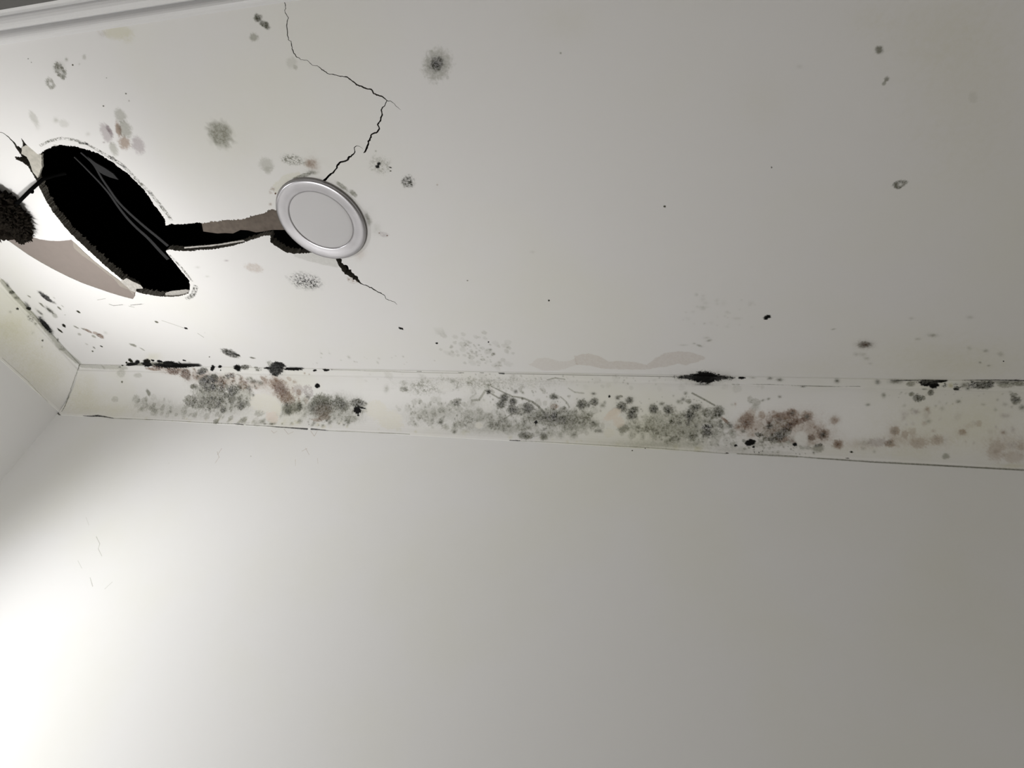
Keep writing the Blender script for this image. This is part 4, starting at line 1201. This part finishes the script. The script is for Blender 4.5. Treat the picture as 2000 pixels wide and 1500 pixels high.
def build_ceiling():
    X0, X1, Y0, Y1 = XW, 1.7, 0.16, YW
    pts = set()
    for x in np.arange(X0, X1, .025):
        for y in np.arange(Y0, Y1, .025):
            pts.add((round(x / .0008), round(y / .0008)))
    def fill(u0, v0, r, st):
        if r < 3e-4: return
        n = int(r / st) + 1
        for i in range(-n, n + 1):
            for j in range(-n, n + 1):
                if i * i + j * j <= n * n + 1:
                    q = (round(u0 / st) + i, round(v0 / st) + j)
                    pts.add((round(q[0] * st / .0008), round(q[1] * st / .0008)))
    for l in SPOTS.split('\n'):
        if l[0] != 'c': continue
        t = fields(l)
        u, v, a, b, g, T = map(float, t[1:])
        a, b = a * 1e-3, b * 1e-3
        st = .0008 if max(a, b) < .004 else .0016 if max(a, b) < .03 else .006
        c, s = math.cos(math.radians(g)), math.sin(math.radians(g))
        n = int(a * 1.35 / st) + 2
        for i in range(-n, n + 1):
            for j in range(-n, n + 1):
                if (i * st / (a * 1.35 + st)) ** 2 + (j * st / (b * 1.35 + st)) ** 2 > 1: continue
                du, dv = i * st * c - j * st * s, i * st * s + j * st * c
                q = (round((u * 1e-4 + du) / st), round((v * 1e-4 + dv) / st))
                pts.add((round(q[0] * st / .0008), round(q[1] * st / .0008)))
    for l in PATCHES.split('\n') + CLUSTERS.split('\n'):
        if l[0] != 'c': continue
        t = fields(l)
        poly = np.array(list(map(float, t[2 if l in PATCHES.split('\n') else 6:])))
        poly = poly.reshape(-1, 2) * 1e-4
        lo, hi = poly.min(0) - .004, poly.max(0) + .004
        st = .0016
        gx, gy = np.meshgrid(np.arange(lo[0], hi[0], st), np.arange(lo[1], hi[1], st))
        gx, gy = gx.ravel(), gy.ravel()
        ok = inpoly(gx, gy, poly) | (polydist(gx, gy, poly) < .004)
        for x, y in zip(gx[ok], gy[ok]): pts.add((round(x / .0008), round(y / .0008)))
    for l in STREAKS.split('\n'):
        if l[0] != 'c': continue
        t = fields(l)
        p = np.array(list(map(float, t[2:]))).reshape(-1, 3) * [1e-4, 1e-4, 1e-5]
        for a, b in zip(p[:-1], p[1:]):
            n = int(math.hypot(*(b - a)[:2]) / .0012) + 1
            for j in range(n):
                q = a + (b - a) * j / n
                st = .0006 if q[2] < .001 else .0012
                m = int(q[2] * 1.8 / st) + 1
                for i in range(-m, m + 1):
                    for k in range(-m, m + 1):
                        pts.add((round((q[0] + i * st) / .0008), round((q[1] + k * st) / .0008)))
    P = np.array(sorted(pts)) * .0008
    P = P[(P[:, 0] > X0 + .002) & (P[:, 0] < X1 - .002) & (P[:, 1] > Y0 + .002) & (P[:, 1] < Y1 - .002)]
    outlines = [rough_outline(HOLE, .0018, .0017, 5), CAN, rough_outline(CRES, .003, .0004, 6)] + VOIDS[2:]
    drop = inpoly(P[:, 0], P[:, 1], HOLE) | inpoly(P[:, 0], P[:, 1], CAN) | inpoly(P[:, 0], P[:, 1], CRES)
    near = np.zeros(len(P), bool)
    for o in outlines[:3]:
        near |= polydist(P[:, 0], P[:, 1], o) < .0006
    P = P[~drop & ~near]
    # a jittered grid meshes more evenly than an exact one
    rng = np.random.default_rng(4)
    P = P + rng.uniform(-1.2e-4, 1.2e-4, P.shape)
    V = [Vector(p) for p in P]
    V += [Vector(p) for p in ((X0, Y0), (X1, Y0), (X1, Y1), (X0, Y1))]
    n = len(P)
    E = [(n, n + 1), (n + 1, n + 2), (n + 2, n + 3), (n + 3, n)]
    for o in outlines:
        b0 = len(V)
        V += [Vector(p) for p in o]
        E += [(b0 + k, b0 + (k + 1) % len(o)) for k in range(len(o))]
    vo, eo, fo, _, _, _ = delaunay_2d_cdt(V, E, [], 0, 1e-6)
    vv = np.array([tuple(v) for v in vo])
    ff = np.array(fo)
    cen = vv[ff].mean(1)
    kind = np.zeros(len(ff), int)
    kind[inpoly(cen[:, 0], cen[:, 1], outlines[2])] = 2
    for k, o in enumerate(outlines):
        if k != 2: kind[inpoly(cen[:, 0], cen[:, 1], o)] = 1
    keep = ff[kind == 0]
    # edges of the kept skin that face a void or the peeled crescent
    side = {}
    for kd, tri in zip(kind, ff):
        if kd:
            for a, b in ((0, 1), (1, 2), (2, 0)):
                side[(tri[b], tri[a])] = kd
    used = set()
    walls = []
    for tri in keep:
        for a, b in ((0, 1), (1, 2), (2, 0)):
            e = (tri[a], tri[b])
            if e in side: walls.append((e[0], e[1], side[e]))
    verts = [(x, y, ZC) for x, y in vv]
    up = {}
    faces = [tuple(t[::-1]) for t in keep]     # facing down
    mi = [0] * len(faces)
    for a, b, kd in walls:
        lv = []
        for q in (a, b):
            if (q, kd) not in up:
                x, y = vv[q]
                j = float(noise2(np.array([x * 380]), np.array([y * 380]), 11)[0])
                j2 = float(noise2(np.array([x * 900]), np.array([y * 900]), 12)[0])
                ox = (j - .5) * .0012
                h = (.011 + .007 * j + .007 * j2) if kd == 1 else .0022
                up[(q, kd)] = len(verts)
                verts.append((x + (ox if kd == 1 else 0), y + ((j2 - .5) * .0009 if kd == 1 else 0), ZC + h))
            lv.append(up[(q, kd)])
        faces.append((a, b, lv[1], lv[0]))
        mi.append(1 if kd == 1 else 2)
    me = pymesh('ceiling', verts, faces)
    me.polygons.foreach_set('material_index', np.array(mi, np.int32))
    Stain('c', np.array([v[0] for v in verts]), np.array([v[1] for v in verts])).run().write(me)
    o = obj('ceiling', me, (M_CEIL, M_CORE, M_SKIM))
    tag(o, 'cracked white plaster ceiling spotted with mould around a ragged black hole', kind='structure')
    return o


ceiling = build_ceiling()


def prism(name, poly, z0, z1, m, parent=None, bev=0, jit=0):
    bm = bmesh.new()
    vs = [bm.verts.new((x, y, z0 + jit * (hash2(np.array([k]), np.array([3]))[0] - .5))) for k, (x, y) in enumerate(poly)]
    fa = bm.faces.new(vs)
    r = bmesh.ops.extrude_face_region(bm, geom=[fa])
    for v in r['geom']:
        if isinstance(v, bmesh.types.BMVert): v.co.z += z1 - z0
    bmesh.ops.triangulate(bm, faces=[q for q in bm.faces if len(q.verts) > 4])
    return obj(name, from_bm(name, bm), (m,), parent)


eb = prism('exposed_board', rough_outline(CRES, .01, 0, 1) , ZC + .0021, ZC + .0095, M_KRAFT, ceiling)
tag(eb, 'beige board paper bared where the skim coat peeled away in a crescent')
M_PEEL = mat('peeled_paper', (.30, .27, .235), rough=.85, bump=.3, scale=150, var=.15)
pe = prism('peeled_layer', rough_outline(np.array(GEO['peel']), .003, .0008, 31), ZC + .0012, ZC + .0021, M_PEEL, eb)
tag(pe, 'slightly paler torn paper layer with ragged edge')


def prism2(name, poly, z0, z1, m, parent=None):
    return prism(name, poly, z0, z1, m, parent)


# ------------------------------------------------------------ coving (two lengths meeting in a mitre)
def cove(key, name, u0, u1, nu, ns, mitre, label):
    sl = np.r_[0, np.cumsum(np.hypot(*np.diff(PROF, axis=0).T))]
    sl /= sl[-1]
    t = np.unique(np.r_[np.linspace(0, 1, ns), sl])
    a, b = np.interp(t, sl, PROF[:, 0]), np.interp(t, sl, PROF[:, 1])
    k = np.linspace(0, 1, nu)
    # finer spacing at the near end is not needed: even spacing along the length
    A, K = np.meshgrid(a, k, indexing='ij')
    B = np.meshgrid(b, k, indexing='ij')[0]
    S = np.meshgrid(t * G, k, indexing='ij')[0]
    start = mitre(a)[:, None]
    if key == 'b':
        U = start + (u1 - start) * K
        yt = YT[0] * U + YT[1]
        V = np.stack([U, yt + (YW - yt) * A, ZC - (BZ[0] * U + BZ[1]) * B], -1)
    else:
        U = start + (u0 - start) * K
        xt = XT[0] * U + XT[1]
        V = np.stack([xt + (XW - xt) * A, U, ZC - (LZ[0] * U + LZ[1]) * B], -1)
    V[..., 2] += np.where(S > 0, .0, 0)
    n = len(t)
    idx = np.arange(n * nu).reshape(n, nu)
    q = np.stack([idx[:-1, :-1], idx[1:, :-1], idx[1:, 1:], idx[:-1, 1:]], -1).reshape(-1, 4)
    if key == 'l': q = q[:, ::-1]
    me = bpy.data.meshes.new(name)
    me.vertices.add(n * nu)
    me.vertices.foreach_set('co', V.reshape(-1, 3).astype(np.float32).ravel())
    me.loops.add(q.size)
    me.loops.foreach_set('vertex_index', q.astype(np.int32).ravel())
    me.polygons.add(len(q))
    me.polygons.foreach_set('loop_start', (np.arange(len(q)) * 4).astype(np.int32))
    me.update(calc_edges=True)
    Stain(key, U.ravel(), S.ravel()).run().write(me)
    o = obj(name, me, (M_COVE,), smooth=True)
    tag(o, label, kind='structure')
    return o


# mitre: the two runs share the corner line
cx0 = -1.7266; cy0 = 1.0902
cove('b', 'trim_1', -1.82, 1.7, 1900, 120, lambda a: cx0 + (XW - cx0) * a,
     'concave plaster coving along the back wall blackened by mould colonies')
cove('l', 'trim_2', -0.25, 1.2, 620, 90, lambda a: cy0 + (YW - cy0) * a,
     'short coving run on the left wall meeting the back run in a mitre')


# ------------------------------------------------------------ walls
def wall_back():
    X0, X1 = XW, 1.7
    pts = set()
    for x in np.arange(X0, X1, .05):
        for z in np.arange(-CZ, .95, .05):
            pts.add((round(x / .0008), round(z / .0008)))
    for l in STREAKS.split('\n') + SPOTS.split('\n'):
        if l[0] != 'w': continue
        t = fields(l)
        if l[2] in 'lq':
            p = np.array(list(map(float, t[2:]))).reshape(-1, 3) * [1e-4, 1e-4, 1e-5]
        else:
            p = np.array([[float(t[1]) * 1e-4, float(t[2]) * 1e-4, .002]] * 2)
        for a, b in zip(p[:-1], p[1:]):
            n = int(math.hypot(*(b - a)[:2]) / .001) + 1
            for j in range(n + 1):
                q = a + (b - a) * j / n
                m = int(q[2] * 2 / .0008) + 1
                for i in range(-m, m + 1):
                    for k in range(-m, m + 1):
                        pts.add((round(q[0] / .0008) + i, round(q[1] / .0008) + k))
    P = np.array(sorted(pts)) * .0008
    P = P[(P[:, 0] > X0 + .001) & (P[:, 1] > -CZ + .001)] + np.random.default_rng(2).uniform(-1e-4, 1e-4, (1, 2))
    C4 = [(X0, -CZ), (X1, -CZ), (X1, 1.0), (X0, 1.0)]
    n = len(P)
    V = [Vector(p) for p in P] + [Vector(p) for p in C4]
    vo, eo, fo, _, _, _ = delaunay_2d_cdt(V, [(n, n + 1), (n + 1, n + 2), (n + 2, n + 3), (n + 3, n)], [], 0, 1e-6)
    vv = np.array([tuple(v) for v in vo])
    me = pymesh('wall_back', [(x, YW, z + CZ) for x, z in vv], [tuple(q) for q in fo])
    Stain('w', vv[:, 0], vv[:, 1]).run().write(me)
    o = obj('wall_back', me, (M_WALL,))
    tag(o, 'plain white painted back wall below the mouldy coving', kind='structure')


wall_back()


def quad(name, pts, m, label, sub=24):
    bm = bmesh.new()
    bm.faces.new([bm.verts.new(p) for p in pts])
    me = from_bm(name, bm)
    a = me.color_attributes.new('stain', 'FLOAT_COLOR', 'POINT')
    a.data.foreach_set('color', np.array([1, 1, 1, 0] * len(me.vertices), np.float32))
    o = obj(name, me, (m,))
    tag(o, label, kind='structure')
    return o


quad('wall_left', [(XW, -1.3, 0), (XW, YW, 0), (XW, YW, ZC), (XW, -1.3, ZC)], M_WALL, 'white painted left wall at the corner')
quad('wall_right', [(1.7, -1.3, 0), (1.7, YW, 0), (1.7, YW, ZC), (1.7, -1.3, ZC)], M_WALL, 'white painted right wall')
quad('floor', [(XW, -1.3, 0), (1.7, -1.3, 0), (1.7, YW, 0), (XW, YW, 0)], M_FLOOR, 'brown boarded floor')


# lowered head above the camera with its moulded edge
def sweep(name, prof, x0, x1, m, label, nseg=1):
    vs, fs = [], []
    for x in (x0, x1):
        for y, z in prof: vs.append((x, y, z + CZ))
    n = len(prof)
    for k in range(n - 1): fs.append((k, k + 1, n + k + 1, n + k))
    me = pymesh(name, vs, fs)
    bm = bmesh.new(); bm.from_mesh(me); bmesh.ops.recalc_face_normals(bm, faces=bm.faces); bm.to_mesh(me); bm.free()
    o = obj(name, me, (m,), smooth=False)
    tag(o, label, kind='structure')
    return o


def bead(cy, cz, r, a0, a1, n=8):
    return [(cy + r * math.cos(math.radians(a0 + (a1 - a0) * k / n)), cz + r * math.sin(math.radians(a0 + (a1 - a0) * k / n))) for k in range(n + 1)]


tp = [(.2565, 1.0005), (.2555, .9965)] + bead(.2435, .9915, .0075, 10, -165) + [(.2345, .996), (.2300, .994)] + bead(.2180, .976, .010, 25, -165) + [(.203, .962), (.1985, .948), (.1925, .940)]
sweep('trim_3', tp, XW, 1.7, M_TRIM, 'grey-white stepped moulding along the near edge of the ceiling')
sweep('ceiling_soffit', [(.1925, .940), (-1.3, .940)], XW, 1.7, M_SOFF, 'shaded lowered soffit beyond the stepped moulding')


# ------------------------------------------------------------ dark space above the ceiling
def box(name, lo, hi, m, parent=None, inward=False, skip_bottom=False):
    bm = bmesh.new()
    bmesh.ops.create_cube(bm, size=1)
    for v in bm.verts:
        v.co = Vector([lo[i] + (hi[i] - lo[i]) * (v.co[i] + .5) for i in range(3)])
    if skip_bottom:
        bmesh.ops.delete(bm, geom=[f for f in bm.faces if f.normal.z < -.5], context='FACES')
    me = bpy.data.meshes.new(name)
    bm.to_mesh(me); bm.free()
    return obj(name, me, (m,), parent)


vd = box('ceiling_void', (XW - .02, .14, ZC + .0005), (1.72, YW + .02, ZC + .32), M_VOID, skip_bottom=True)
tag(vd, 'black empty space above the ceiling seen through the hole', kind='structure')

cb = prism('roof_batten', GEO['board'], ZC + .014, ZC + .034, M_WOOD)
tag(cb, 'grey-brown wooden batten inside the slot beside the round downlight', 'batten')


def ribbon(name, pts, w0, w1, z, th, m, parent=None, sag=0):
    p = np.array(pts, float)
    # smooth path
    cum = np.r_[0, np.cumsum(np.hypot(*np.diff(p, axis=0).T))]
    t = np.linspace(0, cum[-1], 40)
    q = np.c_[np.interp(t, cum, p[:, 0]), np.interp(t, cum, p[:, 1])]
    for _ in range(3): q[1:-1] = (q[:-2] + 2 * q[1:-1] + q[2:]) / 4
    d = np.gradient(q, axis=0)
    n = np.c_[-d[:, 1], d[:, 0]] / np.hypot(d[:, 0], d[:, 1])[:, None]
    w = np.linspace(w0, w1, len(t))[:, None] / 2
    vs, fs = [], []
    for k in range(len(t)):
        zz = z + sag * math.sin(math.pi * k / (len(t) - 1))
        a, b = q[k] + n[k] * w[k], q[k] - n[k] * w[k]
        vs += [(*a, zz), (*b, zz), (*b, zz + th), (*a, zz + th)]
        if k:
            o = 4 * k
            for j in range(4): fs.append((o - 4 + j, o - 4 + (j + 1) % 4, o + (j + 1) % 4, o + j))
    fs += [(3, 2, 1, 0), tuple(len(vs) - 4 + j for j in range(4))]
    me = pymesh(name, vs, fs)
    bm = bmesh.new(); bm.from_mesh(me); bmesh.ops.recalc_face_normals(bm, faces=bm.faces); bm.to_mesh(me); bm.free()
    return obj(name, me, (m,), parent)


c1 = ribbon('flat_cable', GEO['cable_a'], .003, .011, ZC + .036, .002, M_CABLE)
tag(c1, 'plain dark grey strip running deepest across the black hole', 'cable')
c2 = ribbon('flat_cable', GEO['cable_b'], .004, .009, ZC + .030, .002, M_CABLE)
tag(c2, 'dark grey strip with a pointed side tab inside the black hole', 'cable')
prism('tab', GEO['tab'], ZC + .028, ZC + .0305, M_CABLE, c2)


# ------------------------------------------------------------ loose plaster at the upper left end of the hole
def slab_tilt(name, poly, z, th, tilt, m, label=None, cat=None, parent=None):
    poly = np.array(poly)
    poly = rough_outline(poly, .003, .0006, 9)
    c = poly.mean(0)
    bm = bmesh.new()
    lo, hi = [], []
    for x, y in poly:
        zz = z + (x - c[0]) * tilt[0] + (y - c[1]) * tilt[1]
        lo.append(bm.verts.new((x, y, zz)))
        hi.append(bm.verts.new((x, y, zz + th)))
    bm.faces.new(lo); bm.faces.new(hi[::-1])
    n = len(poly)
    for k in range(n): bm.faces.new((lo[k], lo[(k + 1) % n], hi[(k + 1) % n], hi[k]))
    bmesh.ops.triangulate(bm, faces=[q for q in bm.faces if len(q.verts) > 4])
    o = obj(name, from_bm(name, bm), (m,), parent)
    if label: tag(o, label, cat)
    return o


slab_tilt('plaster_flake', GEO['flake'], ZC - .003, .006, (.12, -.05), M_FLAKE,
          'pale loose plaster flake wedged at the upper left end of the hole', 'plaster')


M_TORN = mat('torn_paper', (.44, .42, .39), rough=.9, bump=.8, scale=220, var=.45)
for pts, dz, til in ((GEO['torn_a'], -.0015, (.0, .0)), (GEO['torn_b'], .0045, (.0, .12)), (GEO['torn_c'], .002, (.0, .1))):
    slab_tilt('torn_paper', pts, ZC + dz, .0012, til, M_TORN, parent=ceiling)


# ------------------------------------------------------------ black wire and the clump of fluff hanging on it
def tube(name, pts, r, m, parent=None, seg=10):
    cu = bpy.data.curves.new(name, 'CURVE')
    cu.dimensions = '3D'; cu.bevel_depth = r; cu.bevel_resolution = 3; cu.use_fill_caps = True
    s = cu.splines.new('POLY'); s.points.add(len(pts) - 1)
    for q, p in zip(s.points, pts): q.co = (p[0], p[1], p[2] + CZ, 1)
    tmp = bpy.data.objects.new('tmp', cu)
    me = bpy.data.meshes.new_from_object(tmp)
    bpy.data.objects.remove(tmp); bpy.data.curves.remove(cu)
    me.name = name
    return obj(name, me, (m,), parent, smooth=True)


bm = bmesh.new()
bmesh.ops.create_icosphere(bm, subdivisions=2, radius=.0045)
for v in bm.verts: v.co = v.co * (1 + .25 * (hash2(np.array([v.index]), np.array([1]))[0] - .5)) + Vector(GEO['knob']) + Vector((0, 0, CZ))
KNOT = from_bm('knot', bm)


def clump():
    rnd = random.Random(3)
    bm = bmesh.new()
    px = 1 / 1256.0
    for (c, r) in GEO['clump']:
        R = r * px * .98 * np.linalg.norm(c)
        ctr = Vector(c) + Vector((0, 0, CZ))
        d = bmesh.ops.create_icosphere(bm, subdivisions=4, radius=R)
        for v in d['verts']:
            p = v.co.copy()
            a, b = math.atan2(p.y, p.x), p.z / R
            n = float(fbm(np.array([p.x * 260 + c[0] * 99]), np.array([p.y * 260 + p.z * 190]), 21)[0])
            n2 = float(fbm(np.array([p.x * 700 + 7]), np.array([p.y * 700 - p.z * 600]), 25)[0])
            p *= .84 + n * .75 + n2 * .45
            p.z *= .8
            v.co = ctr + p
        # loose tufts
        for k in range(int(170 * r / 25)):
            th, ph = rnd.uniform(0, 2 * math.pi), math.acos(rnd.uniform(-1, 1))
            n = Vector((math.sin(ph) * math.cos(th), math.sin(ph) * math.sin(th), math.cos(ph) * .8))
            base = ctr + n * R * rnd.uniform(.72, .92)
            side = n.cross(Vector((rnd.random(), rnd.random(), rnd.random()))).normalized()
            w_, l_ = R * rnd.uniform(.06, .14), R * rnd.uniform(.12, .34)
            tip = base + n * l_ + side * rnd.uniform(-.1, .1) * R
            up = n.cross(side)
            q = [bm.verts.new(base + side * w_), bm.verts.new(base - side * w_ * .6 + up * w_), bm.verts.new(base - side * w_ * .5 - up * w_), bm.verts.new(tip)]
            for f in ((0, 1, 3), (1, 2, 3), (2, 0, 3)): bm.faces.new([q[i] for i in f])
    o = obj('hanging_fluff', from_bm('hanging_fluff', bm), (M_FLUFF,))
    tag(o, 'black sooty clump of loose fluff hanging on a stiff wire left of the hole', 'insulation')
    rod = tube('wire', GEO['rod'], .0038, M_BLACK, o)
    rod['label'] = 'stiff black wire with a small knot'
    obj('knot', KNOT, (M_BLACK,), rod, smooth=True)


clump()

# ------------------------------------------------------------ downlight
DL = Vector((-0.7237, 0.6428, ZC))


def lathe(name, prof, m, parent, seg=128, closed=False):
    vs, fs = [], []
    n = len(prof)
    for k in range(seg):
        a = 2 * math.pi * k / seg
        for r, z in prof: vs.append((r * math.cos(a), r * math.sin(a), z))
    for k in range(seg):
        o, p = k * n, ((k + 1) % seg) * n
        for j in range(n - 1 + (1 if closed else 0)):
            j2 = (j + 1) % n
            fs.append((o + j, p + j, p + j2, o + j2))
    me = pymesh(name, vs, fs)
    bm = bmesh.new(); bm.from_mesh(me)
    bmesh.ops.remove_doubles(bm, verts=bm.verts, dist=1e-6)
    bmesh.ops.recalc_face_normals(bm, faces=bm.faces)
    bm.to_mesh(me); bm.free()
    return obj(name, me, (m,), parent, smooth=True)


dl = bpy.data.objects.new('downlight', None)
COL.objects.link(dl)
dl.location = DL
tag(dl, 'round satin silver recessed downlight with a frosted lens, unlit', 'downlight')
# rim: outer rolled lip, sloping flange, inner step
lathe('trim_ring', [(.0905, .0005), (.0928, -.001), (.0936, -.0035), (.0930, -.0058), (.0910, -.0072), (.0880, -.0078), (.0840, -.0076),
                    (.0760, -.0064), (.0700, -.0052), (.0678, -.0050), (.0668, -.0042), (.0664, -.0030), (.0664, .0), (.0905, .0005)], M_METAL, dl)
lathe('gasket', [(.0900, .0006), (.0945, .0004), (.0950, -.0012), (.0938, -.0024), (.0915, -.002)], M_RIMD, dl)
lathe('lens', [(0, -.0046), (.02, -.0046), (.04, -.0045), (.058, -.0043), (.0650, -.0040), (.0664, -.0034), (.0664, -.001)], M_LENS, dl)
lathe('housing', [(.0664, -.001), (.074, .0002), (.0745, .002), (.0745, .045), (.070, .05), (0, .05)], M_BLACK, dl)
for a in (2.6, 4.9, .3):   # spring clips holding it up
    cl = bpy.data.meshes.new('spring_clip')
    bm = bmesh.new(); bmesh.ops.create_cube(bm, size=1)
    for v in bm.verts: v.co = Vector((v.co.x * .010 + .079, v.co.y * .008, v.co.z * .003 + .016))
    bm.transform(Matrix.Rotation(a, 4, 'Z'))
    bmesh.ops.bevel(bm, geom=bm.edges[:], offset=.0006, segments=1, affect='EDGES')
    bm.to_mesh(cl); bm.free()
    obj('spring_clip', cl, (M_METAL,), dl)
